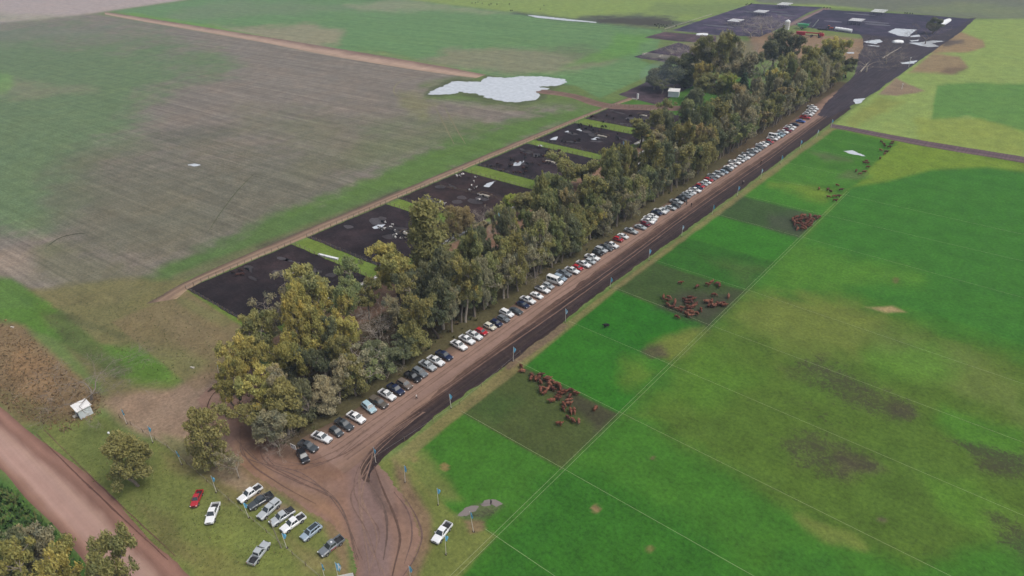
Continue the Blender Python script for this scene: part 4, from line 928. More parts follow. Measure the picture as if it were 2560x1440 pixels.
# crown tops seen from the air: pixel of the top, line of trunks (x), crown width in pixels, form, colour, where it stands
TOPS = [((700,680),-158,90,'sparse','grey','at the back by the near pen'),((765,648),-156,120,'euc','olive','rounded and leaning towards the near pen'),((838,662),-152,100,'euc','green','behind the near yellow crowns'),((905,690),-150,60,'euc','olive','beside the first feed trough'),
 ((760,695),-147,70,'euc','yellow','behind the twin yellow crowns'),((712,732),-143,75,'euc','yellow','tall, near the back of the first clump'),((752,738),-142,70,'euc','yellow','middle of the first clump'),((806,722),-144,62,'euc','yellow','right side of the first clump'),((858,765),-138,80,'euc','yellow','standing forward in the first clump'),
 ((640,735),-156,90,'sparse','grey','thin crown over the near pen fence'),((622,780),-152,95,'euc','olive','at the left back corner of the belt'),((590,842),-147,90,'euc','yellow','leftmost yellow crown of the belt'),((735,800),-136,85,'euc','yellow','front of the first clump'),((815,812),-134,75,'euc','yellow','front right of the first clump'),((690,830),-138,70,'euc','yellow','low in the first clump'),
 ((560,900),-141,70,'euc','yellow','at the left corner by the dirt bend'),((650,918),-133,110,'euc','yellow','broad, over the bend of the dirt road'),((618,975),-130,95,'euc','olive','low crown over the bend of the dirt road'),((700,1000),-127,70,'euc','olive','near end, over the black SUV'),
 ((900,850),-128,90,'sparse','grey','bare limbed, behind the canvas covered pickup'),((940,800),-135,80,'bare','x','leafless, in the gap of the near belt'),((975,602),-150,125,'euc','yellow','broad yellow, second clump'),((1010,700),-142,90,'euc','olive','under the broad yellow one'),((930,760),-140,80,'bare','x','bare, beside the dirt lane'),
 ((1062,502),-146,88,'column','olive','tallest and narrowest of the belt'),((1096,508),-153,60,'sparse','olive','thin, beside the tall narrow one'),((1134,505),-166,42,'round','rust','small rusty one by the third pen'),((1162,515),-166,42,'round','rust','second small rusty one by the third pen'),((1205,520),-163,50,'bare','x','leafless, by the third pen fence'),((1198,548),-160,48,'euc','grey','small grey one by the dirt lane'),
 ((1170,590),-152,75,'euc','green','behind the long white trough'),((1150,624),-145,80,'euc','olive','middle clump, left'),((1212,615),-145,90,'euc','olive','middle clump, centre'),((1255,640),-140,75,'sparse','grey','middle clump, right'),((1090,640),-140,85,'euc','dark','below the tall narrow one'),((1085,720),-130,80,'euc','dark','dark one under the tall narrow one'),((1182,752),-124,58,'euc','green','small bright one just behind the red hatchback'),
 ((1235,720),-130,75,'euc','olive','over the navy hatchback'),((1290,655),-134,65,'bare','x','leafless white limbs over the row'),((1245,560),-158,40,'bare','x','bare, beside the blue flag'),((1275,484),-168,34,'round','lime','small lime green one by the fourth pen'),((1312,474),-158,80,'euc','olive','front of the fourth lane'),((1318,508),-152,80,'euc','olive','broad, facing the dirt lane'),
 ((1352,420),-160,52,'euc','green','green, by the fourth pen'),((1392,432),-156,48,'euc','green','green, right of the fourth pen'),((1372,470),-150,60,'euc','green','mid green with deep folds'),((1420,460),-148,56,'euc','rust','rusty top in the middle belt'),((1462,365),-158,92,'euc','olive','broad, by the fifth pen'),((1425,395),-160,60,'euc','olive','left of the broad one by the fifth pen'),
 ((1533,362),-154,62,'euc','olive','rounded, right of the fifth pen'),((1478,436),-146,80,'euc','olive','centre of the middle belt'),((1520,430),-142,70,'euc','dark','dark, centre of the middle belt'),((1548,430),-140,64,'euc','olive','behind the silver cars'),((1470,500),-138,80,'euc','olive','low, in the middle belt'),((1340,600),-134,75,'euc','olive','over the minibus'),
 ((1390,560),-136,70,'euc','olive','right of the leafless limbs'),((1430,560),-130,70,'euc','green','over the grey pickup'),((1465,570),-127,50,'euc','yellow','yellowish, over the red hatchback'),((1508,520),-130,60,'euc','dark','dark, over the white sedan'),((1560,545),-127,56,'euc','green','rounded, at the row edge'),((1590,530),-125,50,'euc','green','light green at the row edge'),
 ((1612,415),-140,50,'euc','dark','dark green, in the middle belt'),((1640,440),-134,64,'euc','grey','greyish, above the navy sedan'),((1600,470),-132,60,'euc','olive','olive, above the white pickups'),((1680,430),-130,56,'euc','olive','by the pale trunk at the row'),((1700,400),-132,60,'euc','dark','dark, over the silver cars'),
 ((1605,292),-164,60,'euc','olive','rounded, by the sixth pen'),((1642,250),-168,70,'euc','olive','left of the smoke-blue grove'),((1652,300),-158,60,'euc','rust','rusty, right of the sixth pen'),((1640,340),-152,70,'euc','olive','olive, right of the fifth pen'),((1722,250),-162,36,'column','green','thin upright, by the small shed'),((1786,240),-152,86,'euc','olive','broad, near the yard lawn'),
 ((1700,330),-146,70,'euc','olive','behind the white roofs'),((1740,340),-140,75,'euc','olive','centre of the far belt'),((1720,300),-152,60,'euc','olive','beside the white roofs'),((1790,320),-134,70,'euc','dark','dark, over the far cars'),((1760,300),-142,60,'euc','rust','rusty, in the far belt'),((1830,300),-138,60,'euc','green','green, in the far belt'),
 ((1883,204),-142,64,'euc','rust','brown topped, behind the yard'),((1912,186),-140,44,'bare','x','leafless white limbed, in the far belt'),((1955,216),-134,44,'euc','rust','rusty crown above the far cars'),((1895,292),-127,60,'euc','rust','rusty crown at the far row'),((1918,268),-130,60,'euc','olive','olive, at the far row'),((1850,340),-126,54,'euc','olive','at the far row edge'),
 ((1975,262),-127,54,'euc','olive','last before the far end cars'),((1940,300),-124,44,'euc','dark','low dark one at the far row'),((1944,164),-138,52,'euc','yellow','yellow green, far belt'),((1985,134),-136,54,'euc','olive','olive, far belt'),((1996,156),-132,44,'round','rust','rounded rusty, far belt'),((2020,116),-136,60,'euc','olive','tall olive, far belt'),
 ((2052,128),-132,56,'euc','grey','grey, far belt'),((2088,84),-134,72,'euc','yellow','yellow olive, last tall one of the belt'),((2060,100),-138,56,'euc','olive','beside the red machine'),((2128,140),-124,50,'euc','dark','dark, at the far end of the belt'),((2110,170),-121,50,'euc','dark','low dark, at the far end of the belt'),((2100,120),-128,54,'euc','olive','at the far end of the belt'),
 ((2030,190),-126,56,'euc','olive','over the far end of the row'),((2060,200),-122,50,'euc','olive','low, beyond the last pickups'),((2000,220),-124,50,'euc','dark','low dark, beyond the last pickups'),((1946,76),-168,70,'euc','dark','dark, in front of the white silo'),((1984,84),-158,50,'euc','dark','dark, left of the red machine'),((1925,95),-172,50,'bare','x','leafless, in the yard'),
 ((1792,56),-190,62,'euc','olive','tall, back of the grove'),((1848,68),-178,60,'euc','grey','greyish, back of the grove'),((1800,80),-184,80,'euc','olive','broad, middle of the grove'),((1770,110),-190,60,'euc','olive','left middle of the grove'),((1758,147),-180,42,'euc','yellow','yellow green, standing forward in the grove'),((1840,110),-172,70,'euc','grey','grey, right of the grove'),
 ((1870,120),-166,56,'euc','dark','dark, right of the grove'),((1690,138),-205,64,'round','dark','dark round headed, by the small shed'),((1722,134),-200,40,'column','dark','dark upright, by the round headed one'),((1638,168),-215,46,'round','dark','dark, at the left edge of the grove'),((1660,185),-205,46,'sparse','dark','thin dark, above the small shed'),
 ((1757,175),-176,56,'euc','olive','olive, above the yard lawn'),((1800,180),-166,60,'euc','olive','olive, right of the yard lawn'),((1832,186),-158,46,'euc','lime','light one, right of the yard lawn'),((1740,215),-172,40,'round','dark','small dark one, on the lawn'),((1865,176),-152,52,'conifer','pine','layered, behind the yard'),((1845,215),-156,46,'conifer','pine','narrow, beside the lawn'),
 ((1728,98),-225,66,'bare','x','leafless grey, behind the grove'),((1700,108),-235,50,'bare','x','second leafless grey, behind the grove'),((1885,40),-232,60,'bare','x','leafless lilac grey, by the black lot'),((1915,32),-228,60,'bare','x','leafless, by the lot track'),((1940,34),-222,50,'bare','x','leafless, beside the white silo'),((1900,130),-160,60,'bare','x','leafless, right of the grove')]
for k, (uv, x, wpx, kind, cn, where) in enumerate(TOPS):
    p = at_x(uv[0], uv[1], x*S); h = p.z
    if h < 19 and x > -156 and kind not in ('bare', 'conifer') and not (uv[0] < 960 and h > 13):   # a crown seen this low stands further forward
        x = max(x*(H-random.uniform(20, 25))/(H-h), x) if h > -20 else x; x = min(x, -124.5-random.random()*1.5); p = at_x(uv[0], uv[1], x*S); h = max(p.z, random.uniform(12, 15))
    if h < 7: h = 7.0
    if h > 34: h = 34.0
    y = p.y if 7 < p.z <= 34 else at_x(uv[0], uv[1], x*S).y
    depth = (Vector((x*S, y, h/2))-Vector((0, 0, H))).dot(FW); r = max(2.2, wpx/2*depth/FPX*1.05)
    if kind == 'column': r *= 2.0
    cname = {'yellow': 'yellow green', 'x': 'grey', 'lime': 'lime green', 'pine': 'dark green', 'green': 'green', 'olive': 'olive', 'rust': 'rusty brown', 'grey': 'grey green', 'dark': 'dark green'}[cn]
    nm = {'bare': 'bare_tree', 'conifer': 'conifer_tree', 'column': 'poplar_tree', 'round': 'round_crowned_tree'}.get(kind, 'eucalyptus_tree')
    lab = ('%s tree, %s' % (cname, where)) if kind != 'bare' else ('grey tree, %s' % where)
    place_tree(kind, x*S+random.uniform(-.5, .5), y, h*1.02, r, cn if cn != 'x' else 'grey', lab, 'trees of the belt beside the lane', nm, 'pale' if kind in ('bare',) else random.choice(['pale', 'grey', 'dark']))
# lower trees that close the belt behind the cars
CARY = [(at(*r[0]).y, k) for k, r in enumerate(ROW)]
def over_label(y_):
    d, k = min((abs(cy-y_), k) for cy, k in CARY)
    return 'low leafy tree directly behind the %s, %s vehicle from the near end' % (short(ROW[k]), order(k+1)) if d < 5 else 'low leafy tree behind the gap after the last parked vehicles'
y = 52*S; kk = 0
while y < 470*S:
    yy = y/S
    if not (100 < yy < 112) and not (58 > yy > 62):
        x = -124.8+random.uniform(-1.2, 1.2); h = random.uniform(9, 15) if yy < 104 else random.uniform(14, 22)
        place_tree(random.choice(['euc', 'euc', 'bush', 'bush', 'sparse']), x*S, y, h, random.uniform(3.3, 4.6), random.choice(['olive', 'dark', 'green', 'olive', 'grey', 'grey']), over_label(y), 'low trees along the front line', bark='grey')
    y += random.uniform(4.0, 5.8)*S
y = 60*S
while y < 470*S:
    yy = y/S
    if random.random() < .85 and not 84 < yy < 94:
        place_tree('euc', random.uniform(-139, -131)*S, y, (random.uniform(14, 20) if y/S < 130 else random.uniform(19, 27)), random.uniform(3.2, 4.4), random.choice(['dark', 'olive', 'dark', 'grey', 'green']), 'shorter tree inside the belt, under the taller crowns', 'short trees inside the belt', bark='grey')
    y += random.uniform(5.5, 8.5)*S
# the named single trees
def tree_px(kind, base, top, wpx, cn, lab, name='eucalyptus_tree', bark='grey', cat='tree'):
    b = at(*base); lo, hi = 1.0, 45.0
    for _ in range(40):
        m_ = (lo+hi)/2; d = Vector((b.x, b.y, m_-H)); vv = 720-FPX*d.dot(UP)/d.dot(FW)
        if vv > top[1]: lo = m_
        else: hi = m_
    depth = (Vector((b.x, b.y, lo/2))-Vector((0, 0, H))).dot(FW)
    return place_tree(kind, b.x, b.y, lo, wpx/2*depth/FPX, cn, lab, None, name, bark, cat=cat)
tree_px('bush', (540,1165), (512,1025), 104, 'olive', 'dense olive tree standing alone beside the curved dirt entrance', 'round_crowned_tree')
tree_px('bush', (345,1215), (320,1090), 112, 'olive', 'spreading olive tree on the grass beside the public dirt road', 'round_crowned_tree')
tree_px('sparse', (598,1195), (570,1115), 50, 'grey', 'dead grey shrub with bare limbs beside the dense olive tree', 'dead_shrub', 'pale')
tree_px('bare', (228,1000), (205,925), 120, 'x', 'leafless spreading tree standing behind the white shed', 'bare_tree', 'grey')
tree_px('bare', (2313,110), (2316,48), 44, 'x', 'round leafless tree standing alone in the far black mud', 'bare_tree', 'grey')
tree_px('round', (2330,85), (2338,42), 34, 'dark', 'small dark leafy tree behind the round leafless one', 'round_crowned_tree')
tree_px('bare', (2165,180), (2170,108), 60, 'x', 'pale dead tree at the edge of the far muddy lane', 'bare_tree', 'pale')
tree_px('bare', (2215,160), (2225,95), 50, 'x', 'grey leafless tree beside the far puddles', 'bare_tree', 'grey')
tree_px('bare', (2172,105), (2172,82), 20, 'x', 'small bare tree on the pale far yard', 'bare_tree', 'dark')
tree_px('bare', (700,1140), (692,1080), 40, 'x', 'small grey bare shrub at the near end of the belt', 'dead_shrub', 'pale')
for (b, t, wd, cn, lab) in [((50,1570),(36,1372),170,'dark','dark grey green tree at the lower left corner below the road'),((150,1470),(125,1310),115,'grey','greyish tree behind the yellow one at the road edge'),((215,1570),(180,1362),125,'yellow','yellow tree overhanging the public road'),
                      ((120,1640),(120,1410),150,'yellow','bright yellow tree at the bottom edge below the road'),((330,1560),(300,1345),125,'olive','olive tree reaching over the public road, furthest right'),((280,1640),(270,1415),140,'olive','olive tree at the bottom edge beside the road'),((-10,1500),(0,1320),160,'dark','dark tree at the left frame edge below the road')]:
    tree_px('euc', b, t, wd, cn, lab, bark='grey')
# low rough vegetation: tufts and weeds that nobody could count
def tufts(name, poly, n, size, cols, label, cat, seed, z0=0.0):
    rs = np.random.RandomState(seed); xs_ = [p[0] for p in poly]; ys_ = [p[1] for p in poly]; V = []; Cc = []
    U = rs.uniform(min(xs_), max(xs_), n*4); W_ = rs.uniform(min(ys_), max(ys_), n*4); sd = sdist(U, W_, poly); keep = sd > rs.rand(len(U))*26; U, W_ = U[keep][:n], W_[keep][:n]
    for u, v in zip(U, W_):
        p = at(u, v); s_ = size*(.4+rs.rand()); c = C(*cols[rs.randint(len(cols))]); j = .8+.4*rs.rand()
        for q in range(5):
            a = rs.rand()*2*PI; d = Vector((math.cos(a), math.sin(a), 0)); r_ = Vector((-d.y, d.x, 0))*s_*.28; o = p+d*s_*.25*rs.rand()
            V += [o-r_, o+r_, o+d*s_*.5+r_*.3+Vector((0, 0, s_*(.5+.5*rs.rand()))), o+d*s_*.45-r_*.5+Vector((0, 0, s_*.6))]; Cc += [(c[0]*j, c[1]*j, c[2]*j, 1)]*4
    m = bpy.data.meshes.new(name); m.from_pydata([tuple(v) for v in V], [], [(4*i_, 4*i_+1, 4*i_+2, 4*i_+3) for i_ in range(len(V)//4)]); m.update()
    a = m.attributes.new('Col', 'FLOAT_COLOR', 'POINT'); a.data.foreach_set('color', np.array(Cc, np.float32).ravel())
    o = link(name, m, M_tuft); tag(o, label, cat, None, 'stuff'); return o
M_tuft = ground_mat('dry_plants', .1, .1, bump=0)
tufts('roadside_weeds', [(-40,790),(40,800),(110,860),(190,930),(280,1000),(250,1050),(180,1090),(90,1070),(20,1030),(-40,985)], 2200, .36, [(140,118,92),(132,110,84),(124,110,80),(150,124,88),(118,102,80)], 'tangled brown weeds between the public road and the field', 'weeds', 1)
tufts('field_edge_weeds', [(60,740),(400,720),(560,800),(560,960),(300,960),(160,860)], 900, .22, [(118,114,78),(96,104,60),(128,116,86),(84,96,54)], 'rough grass tufts on the headland', 'grass', 2)
tufts('verge_grass', [(110,1075),(280,1050),(420,1100),(600,1230),(780,1420),(760,1440),(480,1440),(330,1330)], 1500, .16, [(112,120,66),(100,112,58),(124,116,76),(98,108,58)], 'short uneven grass around the parked pickups', 'grass', 3)
tufts('ditch_growth', [(-20,1190),(60,1250),(180,1380),(230,1440),(-20,1440)], 800, 1.2, [(70,100,48),(84,110,54),(60,84,44),(96,104,60)], 'thick green growth below the public road', 'grass', 4)
tufts('belt_undergrowth', [Wp(-121,50),Wp(-121,300),Wp(-150,300),Wp(-150,50)], 1500, .8, [(84,84,54),(72,76,48),(100,86,62)], 'dark undergrowth beneath the tree belt', 'undergrowth', 5)
# ------------------------------------------------------------------ cattle and people
def skin_mesh(name, verts, edges, radii, root=0, sub=1, extra=None):
    m = bpy.data.meshes.new(name+'_cage'); m.from_pydata(verts, edges, []); o = bpy.data.objects.new(name+'_cage', m); col.objects.link(o)
    sk = o.modifiers.new('skin', 'SKIN'); sk.use_smooth_shade = True
    for i_, r in enumerate(radii): d = m.skin_vertices[0].data[i_]; d.radius = r if isinstance(r, tuple) else (r, r); d.use_root = (i_ == root)
    sb = o.modifiers.new('sub', 'SUBSURF'); sb.levels = sub; sb.render_levels = sub
    dg = bpy.context.evaluated_depsgraph_get(); out = bpy.data.meshes.new_from_object(o.evaluated_get(dg)); out.name = name
    bpy.data.objects.remove(o); bpy.data.meshes.remove(m); return out
def cow_mesh(pose):
    V = [(0, 0, 1.0), (.55, 0, 1.05), (-.62, 0, 1.08), (-.80, 0, 1.06)]; E_ = [(0, 1), (0, 2), (2, 3)]; Rr = [(.43, .43), (.38, .42), (.37, .38), (.22, .24)]
    def add(v, par, r): V.append(v); E_.append((par, len(V)-1)); Rr.append(r if isinstance(r, tuple) else (r, r)); return len(V)-1
    if pose == 'graze': n1 = add((.95, .03, .95), 1, .17); n2 = add((1.18, .05, .52), n1, .13); n3 = add((1.30, .06, .22), n2, .085)
    elif pose == 'turn': n1 = add((.92, .12, 1.25), 1, .17); n2 = add((1.05, .38, 1.38), n1, .13); n3 = add((1.08, .66, 1.24), n2, .08)
    else: n1 = add((.95, 0, 1.28), 1, .17); n2 = add((1.20, 0, 1.38), n1, .13); n3 = add((1.46, 0, 1.22), n2, .08)
    for s_ in (-1, 1): add(tuple(Vector(V[n2])+Vector((-.05, s_*.2, .05) if pose != 'turn' else (s_*.2, -.05, .05))), n2, .03)
    tail = add((-.98, 0, .8), 3, .03); add((-.99, 0, .42), tail, .035)
    if pose == 'lie':
        V = [(x, y, z-.62) for x, y, z in V]
        for s_ in (-1, 1): a = add((.55, s_*.30, .2), 1, .1); add((.85, s_*.34, .08), a, .06); a = add((-.5, s_*.36, .22), 2, .15); add((-.15, s_*.46, .08), a, .06)
    else:
        for s_ in (-1, 1):
            st = .07*s_
            a = add((.55+st, s_*.19, .70), 1, .125); b = add((.58+st, s_*.19, .42), a, .065); add((.56+st, s_*.19, .02), b, .055)
            a = add((-.62-st, s_*.19, .78), 2, .15); b = add((-.70-st, s_*.19, .46), a, .07); add((-.66-st, s_*.19, .02), b, .055)
    return skin_mesh('cow', V, E_, Rr, 0, 1)
M_cow = objcol('cow_hide', .75, 0, .18, 1.6, spec=.25)
def holstein():
    m, n, l, p = newmat('black_and_white_hide'); tc = n.new('ShaderNodeTexCoord'); oi = n.new('ShaderNodeObjectInfo')
    ad = n.new('ShaderNodeVectorMath'); l.new(tc.outputs['Object'], ad.inputs[0]); cb = n.new('ShaderNodeCombineXYZ'); mm = n.new('ShaderNodeMath'); mm.operation = 'MULTIPLY'; mm.inputs[1].default_value = 40
    l.new(oi.outputs['Random'], mm.inputs[0]); l.new(mm.outputs[0], cb.inputs[0]); l.new(cb.outputs[0], ad.inputs[1])
    f = noise(n, l, ad.outputs[0], 1.1, 1); l.new(mixc(n, l, maprange(n, l, f, .48, .50, 0, 1), (.72, .70, .67), (.02, .018, .02)), p.inputs['Base Color']); p.inputs['Roughness'].default_value = .8; return m
M_hol = holstein()
COW = {p: cow_mesh(p) for p in ('stand', 'graze', 'turn', 'lie')}; HOL = {}
for p_, me_ in COW.items():
    HOL[p_] = me_.copy(); HOL[p_].materials.clear(); HOL[p_].materials.append(M_hol); me_.materials.clear(); me_.materials.append(M_cow)
RED = [(.140, .050, .030), (.175, .066, .038), (.105, .038, .024), (.21, .088, .054)]; BRN = [(.045, .022, .018), (.03, .018, .016), (.06, .026, .02)]; BLK = [(.014, .012, .013), (.02, .017, .018)]
def cow(loc, rz, pal, label, group, pose=None, sc=None, name='cow', mat=None):
    pose = pose or random.choice(['stand', 'graze', 'turn', 'stand']); sc = sc or random.uniform(.80, .96)
    o = bpy.data.objects.new(name, (HOL if mat == 'hol' else COW)[pose]); col.objects.link(o); o.location = (loc[0], loc[1], 0.03); o.rotation_euler = (0, 0, rz); o.scale = (sc, sc, sc)
    if pal: o.color = (*random.choice(pal), 1)
    tag(o, label, 'cow', group); return o
def imgdir(u, v, ang):      # heading on the ground for a direction seen in the picture (degrees, 0 = right, 90 = down)
    a = at(u, v, .8); b = at(u+6*math.cos(math.radians(ang)), v+6*math.sin(math.radians(ang)), .8); return math.atan2(b.y-a.y, b.x-a.x)
def herd(pts, ox, oy, s_, pal, label, group, angs=None, mat=None, pose=None, z=0.55, name='cow', **kw):
    for k, q in enumerate(pts):
        u, v = ox+q[0]/s_, oy+q[1]/s_; p = at(u, v, z); ang = q[2] if len(q) > 2 else random.choice([20, 30, 200, 60, 160, 340, 100, 15])
        cow(p, imgdir(u, v, ang+random.uniform(-12, 12)), pal, label, group, pose, mat=mat, name=name, **kw)
herd([(160,185,60),(185,275,180),(360,350,210),(345,405,120),(430,410,110),(480,405,130),(510,345,0),(515,480,60),(610,425,30),(650,405,20),(700,460,10),(680,520,210),(690,570,20),(740,600,30),(645,600,330),(790,510,20),(835,530,30),(515,625,280),(560,585,20),(585,665,150),(870,580,100),(1050,620,0),(1145,675,30),(1040,730,300),(930,655,0),(860,685,20),(830,725,20),(815,765,25),(720,810,170),(1010,805,0),(1020,865,5),(930,870,50),(920,945,60),(1055,990,85),(1120,990,80),(1000,1110,50),(1095,1165,60),(1200,1180,85)],
     1280, 890, 7.2, RED, 'reddish brown cow in the loose herd on the nearest trampled paddock', 'reddish herd on the nearest trampled paddock')
herd([(845,1225,20)], 1280, 890, 7.2, RED, 'reddish cow standing apart at the near side of the nearest trampled paddock', None)
herd([(1500,950,300)], 1280, 890, 7.2, RED, 'reddish cow standing alone towards the fence crossing, nearest trampled paddock', None)
herd([(215,510,280),(370,510,20),(310,600,10),(330,720,40),(430,790,20),(550,660,270),(520,750,100),(590,840,20),(700,900,10),(730,810,10),(820,570,10),(980,520,20),(1080,560,350),(900,610,10),(1040,640,60),(900,680,5),(1150,700,350),(920,780,15),(1080,780,0),(960,840,10),(850,960,60),(920,1000,80),(960,920,20),(1050,960,20),(990,1050,10),(1190,980,40),(1300,860,60),(1470,640,190),(1540,630,30),(1620,620,90),(1540,740,120),(1640,740,100),(1720,740,120),(1780,690,70),(1880,710,10),(1960,690,20),(1980,740,0)],
     1640, 700, 11.61, RED, 'reddish brown cow in the herd on the second trampled paddock', 'reddish herd on the second trampled paddock')
herd([(700,85,0),(1190,195,340),(1490,140,30),(1610,75,340),(1790,110,180),(1840,170,100)], 1640, 700, 11.61, RED, 'reddish cow grazing along the far fence of the second trampled paddock', 'cows along the far fence of the second paddock')
herd([(1680,440,0)], 1640, 700, 11.61, RED, 'reddish cow seen from the side above the right hand cluster, second trampled paddock', None)
herd([(2100,490,270)], 1640, 700, 11.61, RED, 'lone reddish cow in the right hand corner of the second trampled paddock', None)
herd([(600,1080,20)], 1640, 700, 11.61, RED, 'dark red cow just outside the fence, on the bright green paddock', None)
herd([(0,0,180)], 1516, 815, 1, BLK, 'single black cow in the middle of the bright green paddock', None, pose='stand')
# the tight bunch in the corner of the third trampled paddock
poly = [at(1960+a/16, 510+b/16, .6) for a, b in [(230,640),(450,470),(780,400),(1000,470),(1400,440),(1470,520),(1250,680),(1100,850),(900,1010),(600,1040),(400,950),(350,750)]]
pp = [(p.x, p.y) for p in poly]; got = []; rs = np.random.RandomState(4); x0, x1 = min(p[0] for p in pp), max(p[0] for p in pp); y0, y1 = min(p[1] for p in pp), max(p[1] for p in pp)
for _ in range(4000):
    x, y = rs.uniform(x0, x1), rs.uniform(y0, y1)
    if sdist(np.array([x]), np.array([y]), pp)[0] > 0.3 and all((x-a)**2+(y-b)**2 > 1.35**2 for a, b in got): got.append((x, y))
    if len(got) >= 58: break
for x, y in got: cow((x, y), random.uniform(0, 6.28), RED, 'reddish brown cow in the tightly packed bunch at the paddock corner', 'tight bunch of cows at the paddock corner')
herd([(510,445,90),(600,455,160),(625,475,20),(695,415,200),(730,460,0)], 1920, 360, 4, RED, 'reddish cow among the few above the packed bunch, on olive pasture', 'few cows on the olive pasture')
herd([(660,525,0),(700,525,0),(670,568,0),(605,530,180)], 1920, 360, 4, RED, 'reddish cow in the small knot beside the long fence, above the bunch', 'small knot beside the long fence')
herd([(985,172,180),(990,192,0),(965,188,180),(997,232,0),(880,270,300),(960,280,0),(920,300,0)], 1920, 360, 4, RED, 'reddish cow in the small group right of the far puddle', 'small group near the far puddle')
herd([(1120,145,100),(1130,65,190),(1180,80,0),(1165,100,0)], 1920, 360, 4, RED, 'reddish cow on the path line just below the farm track', 'cows below the farm track')
herd([(1610,325,30),(1690,400,30),(1720,460,30),(1870,500,0),(1940,395,0),(1980,330,0)], 2080, 330, 13.09, RED, 'reddish cow in the furthest group, beside the brown farm track', 'furthest cows beside the farm track')
# feedlot animals
herd([(260,375,180),(370,340,20),(400,400,170),(330,410,170)], 540, 620, 6.095, BRN, 'dark reddish cow in the nearest pen, near its track-side fence', 'cows in the nearest pen')
herd([(1170,345,170),(590,915,0),(640,930,20)], 540, 620, 6.095, BRN, 'reddish cow in the nearest pen, half hidden behind the tree crowns', 'cows half hidden in the nearest pen')
herd([(625,515,40),(880,600,20),(830,680,160),(410,700,180),(480,760,200),(560,760,0),(960,800,80),(945,990,20),(1010,960,160),(960,1050,0),(1200,1080,160),(1330,1080,50)], 920, 520, 14.4, None, 'black and white cow by the puddle in the second pen', 'black and white cows in the second pen', mat='hol', sc=.74)
herd([(1340,885,10),(1780,195,90),(1560,280,0)], 920, 520, 14.4, None, 'black and white cow near the trees in the second pen', 'black and white cows near the trees', mat='hol')
herd([(525,820,200),(565,820,0),(600,800,160)], 1040, 280, 5.144, None, 'black and white cow in the far corner of the third pen', 'black and white cows in the third pen corner', mat='hol', sc=.74)
herd([(765,840,0),(745,890,90),(715,945,80),(765,970,0),(690,1005,30),(805,1060,0),(860,1080,0),(815,1130,180)], 1040, 280, 5.144, None, 'black and white cow near the rail frame of the third pen', 'black and white cows by the rail frame', mat='hol', sc=.74)
herd([(310,1160,120),(350,1190,0),(300,1195,160)], 1040, 280, 5.144, None, 'black and white cow at the near fence of the third pen', 'black and white cows at the near fence', mat='hol')
P4 = [(920,690),(960,700),(1005,712),(1050,670),(1090,680),(1220,600),(1240,620),(1200,690),(1230,690),(1360,530),(1405,555),(1405,590),(1310,650),(1365,640),(1495,550),(1540,570),(1580,570),(1610,560),(1640,570),(1680,585),(1680,500),(1700,495),(1590,455),(1845,500),(1425,660),(1490,665),(1580,685),(1680,650),(1750,625),(1380,720),(1400,740),(1430,715),(1250,780),(1290,780),(1340,785),(1380,790),(1410,770),(1110,750),(1650,650),(1720,660)]
herd(P4, 1040, 280, 5.144, BRN+BLK, 'dark brown cow among the scattered cattle of the fourth pen', 'dark cattle in the fourth pen')
P5 = [(1880,370),(1920,385),(2040,380),(2100,360),(2010,275),(2120,160),(2110,200),(2180,215),(2090,165),(2230,180),(2260,195),(2400,190),(2440,190),(2360,240),(2380,220),(2280,225),(2330,355)]
herd(P5, 1040, 280, 5.144, BLK+BRN, 'near black cow in the fifth pen, around its pale puddle', 'dark cattle in the fifth pen')
herd([(1610,215),(1590,225),(1800,205),(1885,245),(1750,290),(2110,215),(2245,195),(2245,230),(2080,265)], 1180, 250, 5.333, BLK+BRN, 'near black cow in the sixth pen, the furthest of the row', 'dark cattle in the sixth pen')
herd([(1940,455),(1950,520),(1930,500)], 1180, 250, 5.333, BLK+BRN, 'dark cow by the trees at the right side of the fifth pen', 'dark cattle by the trees')
herd([(2160,30),(2220,20),(2195,28),(2262,32),(2330,48),(2350,38),(2410,42),(2533,42),(2545,105)], 640, 0, 4, BLK, 'tiny black cow on the pale far pasture at the top', 'black cattle on the far pasture', z=.7)
herd([(320,55),(282,92),(2,104)], 1280, 0, 4, BLK, 'tiny black cow at the right of the far pasture herd', 'black cattle right of the far pasture', z=.7)
herd([(1430,248),(1445,260),(1460,242),(1475,255),(1490,246),(1500,262),(1515,250),(1530,268),(1550,256),(1470,275),(1610,230),(1640,260)], 1280, 0, 4, BLK, 'black cow in the crowd on the far dark wet ground', 'black cattle on the far wet ground', z=.7)
herd([(2340,45),(2355,40),(2370,48),(2385,42),(2395,38)], 1280, 0, 4, BLK, 'black cow at the corner of the furthest lot', 'black cattle at the furthest lot', z=.7)
herd([(1370,130),(1390,132),(1420,134),(1445,136),(560,76),(590,80),(620,78)], 1920, 0, 4, BLK, 'black cow along the far fence of the black lot', 'black cattle along the far lot fence', z=.7)
